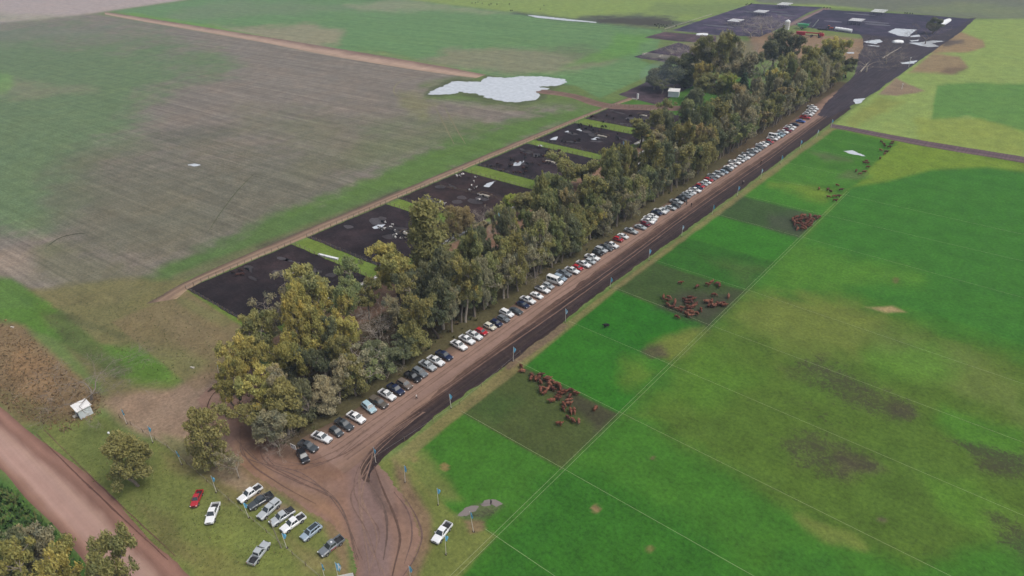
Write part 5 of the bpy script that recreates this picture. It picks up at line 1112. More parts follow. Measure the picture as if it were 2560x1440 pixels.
def person(px_, label, shirt, trousers, pose=0, name='person'):
    V = [(0, 0, .95), (0, 0, 1.2), (0, 0, 1.45), (0, 0, 1.56), (.03, 0, 1.70)]; E_ = [(0, 1), (1, 2), (2, 3), (3, 4)]; R_ = [(.15, .12), (.15, .11), (.17, .11), (.06, .06), (.10, .12)]
    def add(v, par, r): V.append(v); E_.append((par, len(V)-1)); R_.append((r, r)); return len(V)-1
    for s_ in (-1, 1):
        st = .18*s_*(1 if pose else .3)
        a = add((st*.5, s_*.11, .52), 0, .085); b = add((st, s_*.12, .08), a, .05); add((st+.13, s_*.12, .04), b, .04)
        a = add((0, s_*.22, 1.42), 2, .06); b = add((-st*.5, s_*.27, 1.15), a, .045); add((-st*.5+.1, s_*.25, .92), b, .035)
    m = skin_mesh('person', V, E_, R_, 0, 1)
    mats = [plain('shirt', shirt, .9), plain('trousers', trousers, .9), plain('skin', C(150, 105, 80), .7), plain('hair', (.02, .015, .01), .9)]
    m.materials.clear(); [m.materials.append(x) for x in mats]
    for f in m.polygons:
        z = f.center.z; f.material_index = 1 if z < .96 else (0 if z < 1.50 else (3 if (z > 1.72 or f.center.x < -.02) else 2))
        if z < 1.02 and abs(f.center.y) > .2: f.material_index = 2
    p = at(*px_); o = link(name, m); o.location = (p.x, p.y, .014); o.rotation_euler = (0, 0, random.uniform(0, 6)); tag(o, label, 'person'); return o
person((1042,998), 'person in a pale shirt and dark trousers walking on the lane near the cars', (.7, .66, .62), (.03, .02, .02), 1)
person((1728,517), 'person in dark clothes walking in front of the parked row', (.03, .025, .03), (.04, .03, .03), 1)
person((1716,513), 'person in black standing beside the nose of a dark SUV', (.02, .02, .02), (.03, .03, .03))
person((1855,462), 'left one of two people at the muddy verge, in dark clothes', (.05, .03, .03), (.03, .02, .02), 1)
person((1858,460), 'right one of two people at the muddy verge, in a light top', (.4, .36, .33), (.04, .03, .03))
person((1902,410), 'person in dark clothes alone on the far lane', (.04, .03, .03), (.03, .03, .03), 1)
# ------------------------------------------------------------------ flags, poles, sign
M_fb = plain('flag_blue', C(112, 184, 226), .8, 0, .12); M_fw = plain('flag_white', C(225, 230, 236), .8); M_pole = plain('pole_paint', C(214, 208, 200), .6, 0, .1); M_clod = plain('dug_soil', C(62, 50, 44), 1, 0, .3)
def flagmesh(blue, seed, big=1.0):
    rs = np.random.RandomState(seed); mb = MB(); nx_, nz_ = 5, 8; hh, ww = 1.5*big, .62*big; g_ = []
    for j in range(nz_+1):
        for i_ in range(nx_+1):
            t, u = j/nz_, i_/nx_; fold = .16*math.sin(u*7+t*3+seed)*u; g_.append((-.03-ww*u*(.55+.45*math.sin(PI*min(1, t*1.15+.1))), fold, -hh*t-.35*u*big))
    mb.add(g_, [(j*(nx_+1)+i_, j*(nx_+1)+i_+1, (j+1)*(nx_+1)+i_+1, (j+1)*(nx_+1)+i_) for j in range(nz_) for i_ in range(nx_)])
    m = mb.mesh('flag', None, True, fixn=False); m.materials.append(M_fb); m.materials.append(M_fw)
    for k, f in enumerate(m.polygons): f.material_index = 1 if (not blue and 2 <= k % nx_ <= 2 or (not blue and (k//nx_) in (3, 4) and k % nx_ > 2)) else 0
    return m
FM = [flagmesh(True, 1), flagmesh(False, 2), flagmesh(True, 3), flagmesh(False, 5, 1.5)]
def flagpole(base, top, label, fm=0, group='flags along the lane', bigpole=False):
    b = at(*base); d = Vector((b.x, b.y, 0)); lo, hi = .5, 12
    for _ in range(30):
        m_ = (lo+hi)/2; e = Vector((b.x, b.y, m_-H)); vv = 720-FPX*e.dot(UP)/e.dot(FW)
        if vv > top[1]: lo = m_
        else: hi = m_
    h = min(max(lo, 4.0), 8); root = empty('flagpole', (b.x, b.y, 0), math.radians(random.uniform(170, 250))); tag(root, label, 'flag', group)
    root.rotation_euler[0] = math.radians(random.uniform(-3, 3)); root.rotation_euler[1] = math.radians(random.uniform(-3, 3))
    q = MB(); q.tube((0, 0, -.2), (0, 0, h), .06, .045, 6); link('pole', q.mesh('pole', M_pole), None, root)
    q = MB(); [q.box((random.uniform(-.2, .2), random.uniform(-.2, .2), .05), (.25, .2, .14), random.random()*3, .6) for _ in range(4)]; link('soil_mound', q.mesh('soil_mound', M_clod), None, root)
    link('flag', FM[fm], None, root, (0, 0, h-.1))
FL = [((1128,1020),(1124,983),'beside the trampled paddock with the loose herd'),((1283,903),(1281,868),'at the first paddock corner with churned pale mud'),((1414,805),(1414,772),'at the corner where the black cow stands'),((1525,720),(1524,692),'at the near corner of the second trampled paddock'),((1622,651),(1623,622),'at the far corner of the second trampled paddock'),((1704,591),(1705,563),'beside the bare yellowish rim'),((1780,537),(1781,511),'level with the two people on the lane'),((1843,490),(1845,465),'just before the couple at the verge'),
 ((1902,448),(1904,422),'just past the couple at the verge'),((1951,410),(1954,388),'level with the pale blue SUV'),((2000,372),(2003,350),'level with the far puddle'),((2041,345),(2044,324),'second from the far end of the lane'),((2077,320),(2080,298),'at the farm track corner, last of the lane')]
for k, (b, t, wh) in enumerate(FL): flagpole(b, t, 'pale blue flag on a white pole %s' % wh, [0, 2, 1][k % 3])
FL2 = [((317,1060),(308,1022),'nearest the white shed'),((382,1106),(372,1065),'with wide cloth, second from the white shed'),((455,1162),(447,1125),'left of the dense olive tree'),((541,1231),(532,1189),'behind the white pickup on the grass'),((622,1295),(612,1254),'in front of the dark grey pickup'),((717,1370),(710,1332),'below the white pickup in the grass row'),((549,936),(542,905),'at the back of the tree belt bend'),
  ((940,1157),(933,1117),'where the mud verge meets the entrance'),((1013,1206),(1008,1164),'second east of the entrance'),((1096,1262),(1091,1219),'third east of the entrance, above the muddy puddle'),((1184,1330),(1182,1277),'beside the bare patch near the muddy puddle'),((1115,1386),(1113,1338),'beside the white pickup east of the entrance'),((1029,1462),(1027,1412),'at the bottom edge, right of the entrance')]
for k, (b, t, wh) in enumerate(FL2): flagpole(b, t, 'pale blue flag on a pole %s' % wh, [0, 2][k % 2], 'flags around the entrance')
flagpole((816,1462),(810,1407),'pale blue flag at the bottom edge, left of the large striped one',0,'flags around the entrance'); flagpole((852,1470),(838,1402),'large blue and white striped flag at the bottom edge beside the banner',3,'flags around the entrance')
flagpole((1247,566),(1245,530),'blue flag on a pole between bare trees by the third pen',0,'flags in the belt'); flagpole((1418,462),(1418,440),'blue and white pole by the fourth pen corner',2,'flags in the belt'); flagpole((1557,378),(1557,352),'white flagpole by the fifth pen corner',1,'flags in the belt')
# leaning utility pole with stay wire, lower left
b = at(704,1370); root = empty('utility_pole', (b.x, b.y, 0)); tag(root, 'tall thin grey utility pole among the pickups parked on the grass', 'pole')
lo = 2.0
for _ in range(200):
    e = Vector((b.x, b.y, lo-H)); vv = 720-FPX*e.dot(UP)/e.dot(FW)
    if vv < 1296: break
    lo += .1
tp = at(672,1296, lo)
q = MB(); q.tube((0, 0, -.2), (tp.x-b.x, tp.y-b.y, lo), .11, .07, 7); link('pole', q.mesh('pole', plain('grey_timber', C(140, 132, 118), .9)), None, root)
q = MB(); q.box(((tp.x-b.x)*.96, (tp.y-b.y)*.96, lo*.96), (1.3, .1, .1)); link('crossarm', q.mesh('crossarm', M_wood), None, root)
# sign board beside the first SUV
sp = at(737,1131); root = empty('sign_board', (sp.x, sp.y, 0), math.radians(8)); tag(root, 'white sign board with dark letters on two posts beside the black SUV', 'sign')
q = MB(); q.box((0, 0, 1.75), (1.75, .06, 1.3)); link('panel', q.mesh('panel', M_white), None, root)
for s_ in (-.78, .78):
    q = MB(); q.tube((s_, .06, 0), (s_, .06, 2.4), .045); link('post', q.mesh('post', M_wood), None, root)
M_ink = plain('dark_lettering', (.03, .03, .05), .7)
def letter(par, strokes, x, z, s_, yy):
    q = MB()
    for (ax_, az, bx, bz) in strokes:
        dx, dz = bx-ax_, bz-az; q.box((x+(ax_+bx)/2*s_, yy, z+(az+bz)/2*s_), (max(abs(dx), .22)*s_, .014, max(abs(dz), .22)*s_))
    link('letter', q.mesh('letter', M_ink), None, par)
R_ = [(0.1,0,.1,1),(.1,.95,.6,.95),(.6,.5,.6,.95),(.1,.5,.6,.5),(.45,.45,.6,0)]; F_ = [(.1,0,.1,1),(.1,.95,.65,.95),(.1,.5,.5,.5)]; T_ = [(.35,0,.35,1),(0,.95,.7,.95)]
for k, st in enumerate((R_, F_, T_)): letter(root, st, -.66+k*.48, 1.62, .5, -.04)
q = MB(); q.box((.05, -.04, 1.36), (1.1, .012, .07)); link('letter_line', q.mesh('letter_line', plain('grey_print', C(150, 165, 175), .8)), None, root)
bn = at(866,1452); root = empty('banner', (bn.x, bn.y, 0), math.radians(52)); tag(root, 'white banner stretched between two posts at the bottom edge', 'banner')
q = MB(); q.box((0, 0, 1.3), (3.0, .04, 1.1)); link('cloth', q.mesh('cloth', M_white), None, root)
for s_ in (-1.5, 1.5):
    q = MB(); q.tube((s_, 0, 0), (s_, 0, 2.1), .05); link('post', q.mesh('post', M_wood), None, root)
# ------------------------------------------------------------------ white shed
def shed(name, base, rz, dims, label, roofdrop=.4, eave=.35, door=True, cols=(M_white, M_white), ribs=6, gable=False):
    lx, ly, h = dims; root = empty(name, (base.x, base.y, 0), rz); tag(root, label, 'shed')
    q = MB(); q.add([(-lx/2,-ly/2,0),(lx/2,-ly/2,0),(lx/2,ly/2,0),(-lx/2,ly/2,0),(-lx/2,-ly/2,h),(lx/2,-ly/2,h),(lx/2,ly/2,h+roofdrop),(-lx/2,ly/2,h+roofdrop)], [(0,3,2,1),(4,5,6,7),(0,1,5,4),(1,2,6,5),(2,3,7,6),(3,0,4,7)]); link('wall', q.mesh('wall', cols[0]), None, root)
    q = MB(); sl = roofdrop/ly; X0, X1, Y0, Y1 = -lx/2-eave, lx/2+eave, -ly/2-eave, ly/2+eave; z0, z1 = h-sl*eave+.03, h+roofdrop+sl*eave+.03
    q.add([(X0,Y0,z0),(X1,Y0,z0),(X1,Y1,z1),(X0,Y1,z1),(X0,Y0,z0+.06),(X1,Y0,z0+.06),(X1,Y1,z1+.06),(X0,Y1,z1+.06)], [(0,3,2,1),(4,5,6,7),(0,1,5,4),(1,2,6,5),(2,3,7,6),(3,0,4,7)])
    rf = link('roof', q.mesh('roof', cols[1]), None, root)
    for k in range(ribs):
        x = X0+(k+.5)*(X1-X0)/ribs; q = MB(); q.tube((x, Y0, z0+.075), (x, Y1, z1+.075), .025, n=4); link('roof_rib', q.mesh('roof_rib', cols[1]), None, rf)
    if door: q = MB(); q.box((-lx/2-.012, 0, 1.0), (.03, .9, 2.0)); link('door', q.mesh('door', plain('door_shade', (.03, .03, .07), .7)), None, root)
    return root
roofm = plain('white_roof_sheet', (.78, .77, .76), .5, 0, .1, 1.2); wallm = plain('pale_blue_white_wall', (.62, .68, .72), .8, 0, .05)
a_, b_ = at(203,1049), at(234,1033); dv = b_-a_; L_ = dv.length; ang = math.atan2(dv.y, dv.x); nrm = Vector((-math.sin(ang), math.cos(ang), 0)); W_ = 2.9
c_ = (a_+b_)/2+nrm*W_/2; shed('white_shed', c_, ang, (L_, W_, 2.6), 'small white shed with a pale stained roof beside the public road', .25, .3, True, (wallm, roofm), 7)
q = MB(); q.box((0, 0, .12), (1.1, .8, .24)); s_ = at(188,1042); o = link('concrete_step', q.mesh('concrete_step', M_conc), None, None, (s_.x, s_.y, 0)); tag(o, 'low concrete block beside the white shed wall', 'concrete block')
p_ = at(1684,240); shed('small_shed', p_, math.radians(20), (6, 5, 3.2), 'small white shed with an open dark door on the yard lawn', .5, .3, True, (wallm, roofm), 6)
for (pt, dm, lab) in [((1606,425),(2.6,5,3),'white walled outbuilding glimpsed between the middle tree crowns'),((1612,402),(4,4,3.5),'white roofed hut behind the white walled outbuilding'),((1729,299),(3.5,5,3),'white roofed hut between the far tree crowns, left one'),((1743,288),(4.5,4,3),'white roofed hut between the far tree crowns, right one')]:
    p_ = at(*pt); shed('outbuilding', p_, math.radians(random.uniform(-10, 20)), dm, lab, .5, .3, False, (wallm, roofm), 5)
for (pt, lab) in [((824,752),'white trough end showing among the near yellow crowns')]:
    p_ = at(*pt); q = MB(); q.box((0, 0, .5), (1.6, .9, 1.0)); q.box((0, 0, 1.05), (1.4, .7, .1)); o = link('water_tank', q.mesh('water_tank', M_white), None, None, (p_.x, p_.y, 0), (0, 0, .6)); tag(o, 'small white tank showing among the near yellow crowns', 'tank')
p_ = at(1594,247); q = MB(); q.box((0, 0, 1.5), (.9, .9, 3.0)); o = link('white_tank', q.mesh('white_tank', M_white, bevel=.1), None, None, (p_.x, p_.y, 0)); tag(o, 'upright white tank beside the yard track', 'tank')
p_ = at(1586,249); q = MB(); q.box((0, 0, .3), (3.5, .8, .6)); q.box((0, 0, .63), (3.3, .6, .06)); o = link('drinking_trough', q.mesh('drinking_trough', M_conc), None, None, (p_.x, p_.y, 0)); tag(o, 'low pale drinking trough next to the upright white tank', 'trough')
# feed troughs along the east side of the pens
def trough(x, y0, y1, label, w_=1.35, name='feed_trough'):
    cy = (y0+y1)/2*S; ln = (y1-y0)*S; root = empty(name, (x*S, cy, 0)); tag(root, label, 'trough', 'feed troughs beside the pens')
    q = MB(); n = max(1, int(ln/3)); 
    for s_, hh in ((-1, .75), (1, .55)): q.box((s_*w_/2, 0, hh/2), (.14, ln, hh))
    for s_ in (-1, 1): q.box((0, s_*ln/2, .3), (w_, .14, .6))
    link('trough_wall', q.mesh('trough_wall', M_conc), None, root)
    q = MB(); q.box((0, 0, .22), (w_-.14, ln-.14, .1)); link('trough_water_gleam', q.mesh('trough_water_gleam', M_white), None, root)  # white slab stands for shiny water, its gleam painted in
    for k in range(n):
        q = MB(); q.box((0, -ln/2+(k+.5)*ln/n, .42), (w_-.16, .1, .3)); link('divider', q.mesh('divider', M_conc), None, root)
for (y0, y1, lab) in [(104,110.5,'short white feed trough, near half beside the nearest pen'),(111.5,121,'white feed trough, far half beside the nearest pen'),(151.5,160,'white feed trough beside the second pen, near half'),(161,170.5,'white feed trough beside the second pen, far half'),(191,199,'white feed trough beside the third pen'),(261,269.5,'white feed trough beside the fourth pen'),(292,302,'white feed trough beside the fifth pen')]:
    trough(-168.3, y0, y1, lab)
a_, b_ = at(797,638), at(846,650); q = MB(); dv = b_-a_; q.box((0, 0, .55), (dv.length, .9, .1)); q.box((0, 0, .27), (dv.length-.3, .7, .5)); o = link('shade_trough', q.mesh('shade_trough', M_white), None, None, ((a_.x+b_.x)/2, (a_.y+b_.y)/2, 0), (0, 0, math.atan2(dv.y, dv.x))); tag(o, 'long white trough at the far fence of the nearest pen', 'trough')
# rail frames standing in the pens
def rails(p, rz, lx, ly, lab, top=True):
    root = empty('railed_basin', (p.x, p.y, 0), rz); tag(root, lab, 'frame', 'rail frames in the pens')
    for sx in (-1, 0, 1):
        for sy in (-1, 1): q = MB(); q.tube((sx*lx/2, sy*ly/2, 0), (sx*lx/2, sy*ly/2, 1.2), .07, n=5); link('post', q.mesh('post', M_wood), None, root)
    for sy in (-1, 1): q = MB(); q.tube((-lx/2, sy*ly/2, 1.2), (lx/2, sy*ly/2, 1.2), .06, n=5); link('rail', q.mesh('rail', M_wood), None, root)
    for sx in (-1, 1): q = MB(); q.tube((sx*lx/2, -ly/2, 1.2), (sx*lx/2, ly/2, 1.2), .06, n=5); link('rail', q.mesh('rail', M_wood), None, root)
    q = MB(); q.box((0, 0, .35), (lx*.7, ly*.5, .5)); q.box((0, 0, .62), (lx*.66, ly*.4, .06)); link('water_basin', q.mesh('water_basin', M_conc), None, root)
for (pt, lx, ly, lab) in [((1020,588),6,2.2,'wooden rail frame round a basin in the second pen'),((1213,491),5.5,2.4,'wooden rail frame round a basin in the third pen'),((1376,406),7,2.5,'wooden rail frame round a basin in the fourth pen'),((1505,342),7,2.5,'wooden rail frame round a basin in the fifth pen'),((1608,290),6,2.5,'wooden rail frame round a basin in the sixth pen')]:
    rails(at(*pt), math.radians(3), lx, ly, lab)
# ------------------------------------------------------------------ fences
M_wire = plain('fence_wire', (.35, .33, .32), .6); M_tape = plain('white_fence_tape', C(170, 182, 140), .7)
def post_mesh(h, r, mat, n=5): q = MB(); q.tube((0, 0, -.1), (0, 0, h), r, r*.9, n); return q.mesh('post', mat)
PM = post_mesh(1.45, .085, M_wood); PT = post_mesh(.8, .015, M_wood, 4); PB = post_mesh(1.3, .07, M_wood)
def fence(pts, label, step=3.0, pm=PM, wires=(.45, .8, 1.15), wr=.012, wmat=None, name='wire_fence', group=None, cat='fence', ribbon=0.0):
    p0 = pts[0]; root = empty(name, (p0.x, p0.y, 0)); tag(root, label, cat, group)
    for a, b in zip(pts, pts[1:]):
        n = max(1, int(round((b-a).length/step)))
        for k in range(n+(1 if b is pts[-1] else 0)):
            p = a.lerp(b, k/n); o = bpy.data.objects.new('post', pm); col.objects.link(o); o.parent = root; o.location = (p.x-p0.x+random.uniform(-.05, .05), p.y-p0.y, 0); o.rotation_euler = (random.uniform(-.04, .04), random.uniform(-.04, .04), 0)
    for z in wires:
        q = MB()
        for a, b in zip(pts, pts[1:]):
            if ribbon:
                d = (b-a).normalized(); nn = Vector((-d.y, d.x, 0))*ribbon/2; n = max(1, int((b-a).length/4))
                for k in range(n):
                    s0, s1 = a.lerp(b, k/n)-p0, a.lerp(b, (k+1)/n)-p0; za, zb = Vector((0, 0, z)), Vector((0, 0, z+.004)); q.add([s0-nn+za, s0+nn+za, s1+nn+zb, s1-nn+zb], [(0, 1, 2, 3)])
            else: q.tube(a-p0+Vector((0, 0, z)), b-p0+Vector((0, 0, z)), wr, n=4)
        link('wire' if not ribbon else 'tape', q.mesh('wire', wmat or M_wire, fixn=False), None, root)
    return root
nth = ['nearest', 'second', 'third', 'fourth', 'fifth', 'sixth']
for k, (y0, y1) in enumerate(PENS):
    A, B, C_, D = w((-169.5, y0+2), (-215.5, y0), (-215.5, y1), (-169.5, y1+2))
    fence([A, B, C_, D], 'post and wire fence round three sides of the %s cattle pen' % nth[k], 2.6)
p1, p2, p3 = at(1101,468), at(1240,498), at(1290,508)
fence([p1, at(1165,481), p2, p3], 'rail fence crossing the middle of the third pen', 6, PM, (1.1, .6), .05, M_wood, 'rail_fence')
for (a, b, lab) in [((1660,76),(1780,38),'pale rail fence between the far wet ground and the lot'),((1655,80),(1770,86),'rail fence at the near edge of the far lot'),((1600,146),(1660,149),'pale rails of the loading yard behind the grove')]:
    fence([at(*a), at(*b)], lab, 4, PM, (1.3, .8), .09, M_conc, 'rail_fence')
# holding yard of pale boards
r_ = empty('holding_yard', at(1645,146)); tag(r_, 'pale boarded holding yard by the dark pen behind the grove', 'yard pen')
for k, (dx, dy, lx, ly) in enumerate([(0, 0, 26, .2), (0, 4, 30, .2), (0, 7, 26, .2), (-13, 3, .2, 7), (0, 3.4, .2, 7), (13, 3.4, .2, 7)]):
    q = MB(); q.box((dx, dy, .8), (lx, ly, 1.3)); link('board_wall', q.mesh('board_wall', M_conc), None, r_, rot=(0, 0, 0))
q = MB(); q.box((4, 1.8, .12), (18, 3, .2)); link('concrete_pad', q.mesh('concrete_pad', M_conc), None, r_)
# electric tape fences of the east pasture
def tape(p, q_, lab, off=0.0): fence([p, q_], lab, 12, PT, (.55,), name='tape_fence', ribbon=.048, wmat=M_tape)
def ext(a, b, t): return a+(b-a)*t
CR = [((1212,1326),(1380,1440),2.6,'below the puddle, nearest of the cross fences'),((1152,1031),(1405,1174),1,'along the near side of the loose herd'),((1405,1174),(1875,1440),2.2,'running off the bottom edge from the herd corner'),((1290,905),(1548,1034),1,'along the far side of the loose herd'),((1548,1034),(2365,1440),1.8,'running right from the far herd corner'),((1421,806),(1676,915),1,'in front of the single black cow'),((1676,915),(2525,1280),1.5,'past the dark trampled blotches'),
      ((1534,722),(1771,815),1,'along the near side of the second herd'),((1771,815),(2560,1112),1.5,'right of the second herd, near line'),((1630,652),(1865,727),1,'along the far side of the second herd'),((1865,727),(2560,965),1.5,'right of the second herd, far line'),((1712,592),(1997,594),0,''),((1785,537),(1997,594),1,'along the near side of the packed bunch'),((1997,594),(2560,749),1.5,'right of the packed bunch, near line'),((1850,489),(2055,539),1,'along the far side of the packed bunch'),((2055,539),(2560,657),1.5,'right of the packed bunch, far line'),
      ((1905,444),(2120,492),1,'second paddock beyond the packed bunch'),((2120,492),(2560,590),1.5,'beyond the packed bunch, running right'),((1960,408),(2145,448),1,'third paddock beyond the packed bunch'),((2005,372),(2190,408),1,'fourth paddock beyond the packed bunch'),((2045,346),(2220,378),1,'fifth paddock, just below the farm track')]
for a, b, t, lab in CR:
    if t == 0: continue
    tape(at(*a), ext(at(*a), at(*b), t), 'thin pale tape fence %s' % lab)
for dx, lab in ((-.45, 'left one of the double tape fence running the length of the pasture'), (.45, 'right one of the double tape fence running the length of the pasture')):
    tape(Vector((-64.6*S+dx, 38*S, 0)), Vector((-63.6*S+dx, 292*S, 0)), lab)
# dark fence of old posts north of the public road verge
fence([at(300,1045), at(420,1120), at(545,1228), at(700,1360), at(800,1445)], 'old post and wire fence between the flags and the roadside', 4.5, PB, (.5, .9), .012)
fence([at(935,1150), at(1150,1012), at(1300,885)], 'sparse post and wire fence along the mud verge', 9, PB, (.9,), .012)
sm = at(1640,225); q = MB(); rg = []
for k in range(9):
    t = k/8; rr = 2+10*math.sin(PI*t)**.7; rg.append([(sm.x+6*t+rr*1.2*math.cos(a), sm.y+rr*math.sin(a), 1+17*t) for a in [j*PI/6 for j in range(12)]])
q.loft(rg); SMK = bpy.data.materials.new('smoke_wisp'); SMK.use_nodes = True; sn = SMK.node_tree.nodes; sn.clear(); so = sn.new('ShaderNodeOutputMaterial'); sv = sn.new('ShaderNodeVolumePrincipled')
sv.inputs['Color'].default_value = (.6, .75, .95, 1); sv.inputs['Density'].default_value = .008; SMK.node_tree.links.new(sv.outputs[0], so.inputs['Volume']); o = link('smoke', q.mesh('smoke', SMK)); tag(o, 'faint bluish smoke drifting past the dark trees by the small shed', 'smoke', None, 'stuff')
# ------------------------------------------------------------------ far farmyard
p_ = at(1966,74); root = empty('white_silo', (p_.x, p_.y, 0)); tag(root, 'tall white silo with a pointed roof at the corner of the black lot', 'silo')
q = MB(); q.tube((0, 0, 0), (0, 0, 6.6), 2.1, n=18); link('silo_wall', q.mesh('silo_wall', M_white), None, root); q = MB(); q.tube((0, 0, 6.6), (0, 0, 7.9), 2.25, .2, n=18); link('silo_roof', q.mesh('silo_roof', M_white), None, root)
q = MB(); q.tube((1.4, -1.7, 0), (1.4, -1.7, 6.6), .12, n=5); link('ladder', q.mesh('ladder', M_rim), None, root)
for k in range(3): q = MB(); q.tube((0, 0, 1.6+k*1.8), (0, 0, 1.7+k*1.8), 2.14, n=18); link('hoop', q.mesh('hoop', M_conc), None, root)
def shade(pt, n, lx, ly, gap, lab, rz=0.03):
    p = at(*pt); root = empty('shade_shelter', (p.x, p.y, 0), rz); tag(root, lab, 'shelter', 'white roofed shade shelters in the black lots')
    for k in range(n):
        yy = (k-(n-1)/2)*(ly+gap); q = MB(); q.box((0, yy, 3.4), (lx, ly*.9, .12)); link('roof_panel', q.mesh('roof_panel', M_white), None, root)
        for sx in (-1, -.33, .33, 1): q = MB(); q.tube((sx*lx*.46, yy, 0), (sx*lx*.46, yy, 3.4), .12, n=5); link('post', q.mesh('post', M_rim), None, root)
shade((2140,60), 3, 10.5, 3.2, 1.5, 'white slatted shade roof nearest the yard in the right black lot'); shade((2196,37), 3, 11, 3.6, 2.2, 'white slatted shade roof at the back of the right black lot'); shade((1961,19), 3, 11, 3.6, 2.2, 'white slatted shade roof at the back of the left black lot'); shade((1902,38), 3, 10.5, 3.2, 1.5, 'white slatted shade roof in the middle of the left black lot'); shade((1838,61), 3, 10.5, 3.2, 1.5, 'white slatted shade roof at the near side of the left black lot')
M_plast = plain('white_silage_plastic', (.8, .82, .83), .4, 0, .05)
def bag(a, b, r, lab, name='silage_bag'):
    a, b = at(*a), at(*b); d = b-a; q = MB(); n = 10; rg = []
    for k in range(n+1):
        t = k/n; rr = r*(.3+.7*math.sin(PI*min(max(t, .04), .96))**.25); c = a.lerp(b, t); nn = Vector((-d.y, d.x, 0)).normalized(); rg.append([tuple(c-a+nn*rr*math.cos(PI*j/8)*1.3+Vector((0, 0, rr*math.sin(PI*j/8)))) for j in range(9)])
    q.loft(rg); o = link(name, q.mesh(name, M_plast, True), None, None, (a.x, a.y, 0)); tag(o, lab, 'silage bag')
bag((2346,66), (2372,51), 2.2, 'long white silage bag in the far black mud beyond the leafless tree'); bag((1740,88), (1770,88), 1.6, 'white silage bag lying beside the small dark far pen'); bag((2232,107), (2256,106), 2.0, 'short white silage bag beside the far puddles')
for k in range(5):
    p = at(2092+k*8, 76+k*1.2); q = MB(); q.tube((-1.5, 0, 1.3), (1.5, 0, 1.3), 1.35, n=12); q.box((0, 0, .12), (2.6, 1.2, .24)); o = link('round_tank', q.mesh('round_tank', M_plast), None, None, (p.x, p.y, 0), (0, 0, .1)); tag(o, '%s white round tank from the left in the row along the black lot' % ['first', 'second', 'third', 'fourth', 'fifth'][k], 'tank', 'white tanks along the black lot')
M_green = plain('green_machine_paint', (.01, .33, .12), .4); M_redm = plain('red_machine_paint', (.42, .03, .05), .4); M_org = plain('orange_machine_paint', (.5, .10, .03), .4)
def wheels(root, pos, r, w_=.4):
    for (x, y) in pos: q = MB(); q.tube((x, y-w_/2, r), (x, y+w_/2, r), r, n=14); i_ = link('wheel', q.mesh('wheel', M_tyre), None, root); q = MB(); q.tube((x, y-w_/2-.02, r), (x, y+w_/2+.02, r), r*.5, n=10); link('rim', q.mesh('rim', M_rim), None, i_)
p = at(2006,73); root = empty('green_grain_cart', (p.x, p.y, 0), .1); tag(root, 'green grain cart parked at the edge of the black lot', 'cart')
q = MB(); q.loft([[(-2.6,-.9,1.2),(2.6,-.9,1.2),(2.6,.9,1.2),(-2.6,.9,1.2)],[(-4.4,-1.9,3.0),(4.4,-1.9,3.0),(4.4,1.9,3.0),(-4.4,1.9,3.0)],[(-4.4,-1.9,4.2),(4.4,-1.9,4.2),(4.4,1.9,4.2),(-4.4,1.9,4.2)]]); link('hopper', q.mesh('hopper', M_green), None, root)
q = MB(); q.tube((3.0, 0, 1.5), (5.6, .5, 5.6), .28, n=8); link('auger', q.mesh('auger', M_rim), None, root); q = MB(); q.box((-5, 0, .9), (3, .3, .25)); link('drawbar', q.mesh('drawbar', M_green), None, root); wheels(root, [(-.3, -1.7), (-.3, 1.7)], .95, .6)
p = at(2018,92); root = empty('red_drill', (p.x, p.y, 0), .12); tag(root, 'long red seed drill parked behind the last tree crowns', 'farm machine')
q = MB(); q.loft([[(-8,-1,1),(-2,-1,1),(-2,1,1),(-8,1,1)],[(-8.6,-1.5,3.6),(-1.6,-1.5,3.6),(-1.6,1.5,3.6),(-8.6,1.5,3.6)]]); link('hopper', q.mesh('hopper', M_redm), None, root)
q = MB(); q.box((5, 0, 3.2), (13, .9, .7)); q.box((10.5, 0, 2.2), (3, 2.2, 1.8)); link('boom', q.mesh('boom', M_redm), None, root); q = MB(); q.box((1.5, 0, 1.2), (18, .4, .4)); link('chassis', q.mesh('chassis', M_dark), None, root); wheels(root, [(-5, -1.8), (-5, 1.8), (3, -1.6), (3, 1.6), (9, -1.5), (9, 1.5)], .8)
def tractor(pt, rz, mat, lab):
    p = at(*pt); root = empty('tractor', (p.x, p.y, 0), rz); tag(root, lab, 'tractor')
    q = MB(); q.box((1.5, 0, 1.55), (2.4, .9, .95)); q.box((-.7, 0, 1.3), (2.0, 1.0, .8)); link('body', q.mesh('body', mat, bevel=.08), None, root); q = MB(); q.box((-.7, 0, 2.3), (1.5, 1.4, 1.3)); link('cab', q.mesh('cab', M_glass), None, root)
    q = MB(); q.box((-.7, 0, 3.02), (1.7, 1.6, .14)); link('roof', q.mesh('roof', mat), None, root); q = MB(); q.tube((1.6, .3, 2.0), (1.6, .3, 3.0), .05); link('exhaust', q.mesh('exhaust', M_dark), None, root)
    wheels(root, [(-1.0, -1.05), (-1.0, 1.05)], .95, .5); wheels(root, [(2.1, -.9), (2.1, .9)], .6, .35)
tractor((2073,74), .1, M_org, 'orange tractor parked beside the black lot'); tractor((2052,90), 1.2, plain('yellow_machine_paint', (.5, .33, .12), .5), 'yellow tractor beside the end of the red seed drill')
p = at(2056,76); root = empty('disc_harrow', (p.x, p.y, 0)); tag(root, 'dark folded harrow hitched behind the orange tractor', 'farm machine')
for k in range(5): q = MB(); q.tube((-4+k*1.8, -1.5, .6), (-4+k*1.8+.8, 1.5, 2.6), .14, n=5); link('wing', q.mesh('wing', M_dark), None, root)
q = MB(); q.box((0, 0, 1.0), (9, .4, .4)); q.box((0, 1, .5), (8, .5, .7)); link('frame', q.mesh('frame', M_dark), None, root)
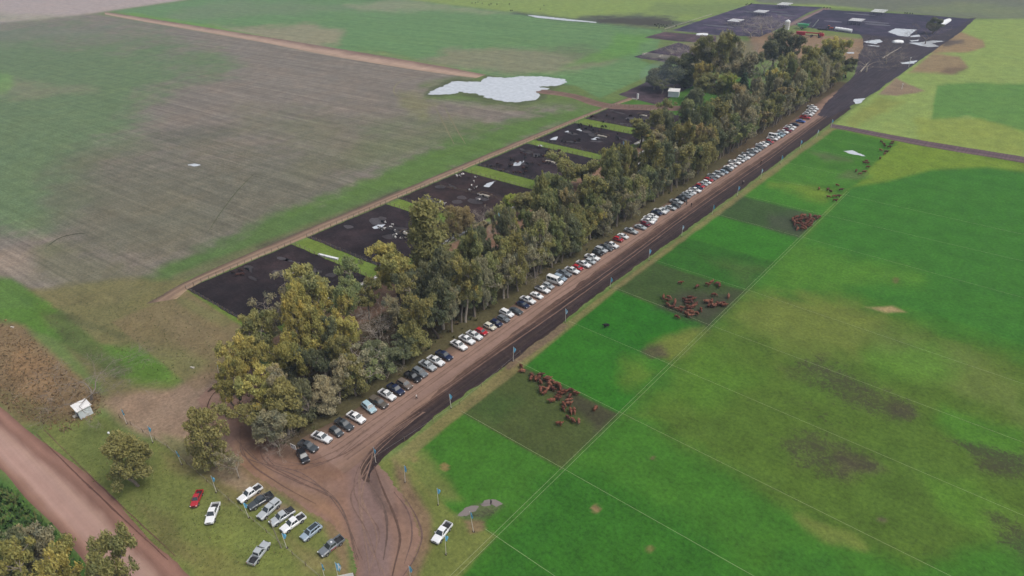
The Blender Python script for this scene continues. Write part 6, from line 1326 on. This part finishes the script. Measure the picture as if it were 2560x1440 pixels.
p = at(2037,71); root = empty('grain_auger', (p.x, p.y, 0)); tag(root, 'thin white grain auger rising between cart and tractor', 'auger')
q = MB(); q.tube((-2, 0, .8), (1.6, 0, 6.8), .24, n=8); link('tube', q.mesh('tube', M_white), None, root); q = MB(); q.tube((-1.5, -1, 0), (0, 0, 3.6), .08); q.tube((-1.5, 1, 0), (0, 0, 3.6), .08); link('leg', q.mesh('leg', M_rim), None, root); wheels(root, [(-1.5, -1), (-1.5, 1)], .4, .2)
# fallen pale trunks by the far lane
for (a, b, lab) in [((2150,182),(2172,158),'pale fallen trunk at the end of the belt, near one'),((2205,148),(2252,122),'pale fallen trunk lying towards the far puddles')]:
    a, b = at(*a), at(*b); q = MB(); rs = np.random.RandomState(3); m_ = a.lerp(b, .5)-a; q.tube((0, 0, .5), m_+Vector((0, 1, 1.0)), .5, .35, 7); q.tube(m_+Vector((0, 1, 1.0)), b-a+Vector((0, 0, 1.2)), .35, .12, 6)
    for k in range(6): t = .35+.1*k; c = (b-a)*t+Vector((0, 0, 1)); q.tube(c, c+Vector(rs.normal(size=3)*2.2)+Vector((0, 0, 1.5)), .12, .03, 5)
    o = link('fallen_trunk', q.mesh('fallen_trunk', M_bark), None, None, (a.x, a.y, 0), color=BK['pale']); tag(o, lab, 'fallen tree')
# white posts and pipe on the far right pasture
for (b, t, lab) in [((2254,223),(2253,208),'short white post on the bare far patch'),((2271,168),(2270,140),'tall thin white mast by the far puddle')]:
    p = at(*b); q = MB(); q.tube((0, 0, 0), (0, 0, 6 if 'tall' in lab else 3), .14, n=6); q.box((0, 0, 6 if 'tall' in lab else 3), (.8, .3, .3)); o = link('white_post', q.mesh('white_post', M_white), None, None, (p.x, p.y, 0)); tag(o, lab, 'post')
p = at(272,1084); q = MB(); q.loft([[(math.cos(a)*.35*s_, math.sin(a)*.25*s_, z) for a in [k*PI/4 for k in range(8)]] for s_, z in ((.8, 0), (1, .2), (.8, .42), (.3, .5))]); o = link('white_sack', q.mesh('white_sack', M_white, True), None, None, (p.x, p.y, 0)); tag(o, 'small white sack lying on the grass near the public road', 'sack')
for (u, v) in [(31,819),(481,920)]:
    p = at(u, v); q = MB(); q.box((0, 0, .15), (1.2, .4, .3), .3); q.box((.3, .2, .32), (.5, .3, .1), .8); o = link('pale_slab', q.mesh('pale_slab', M_conc), None, None, (p.x, p.y, 0)); tag(o, 'pale slab on the weeds at the left edge' if u < 100 else 'pale slab on the bare headland', 'slab')
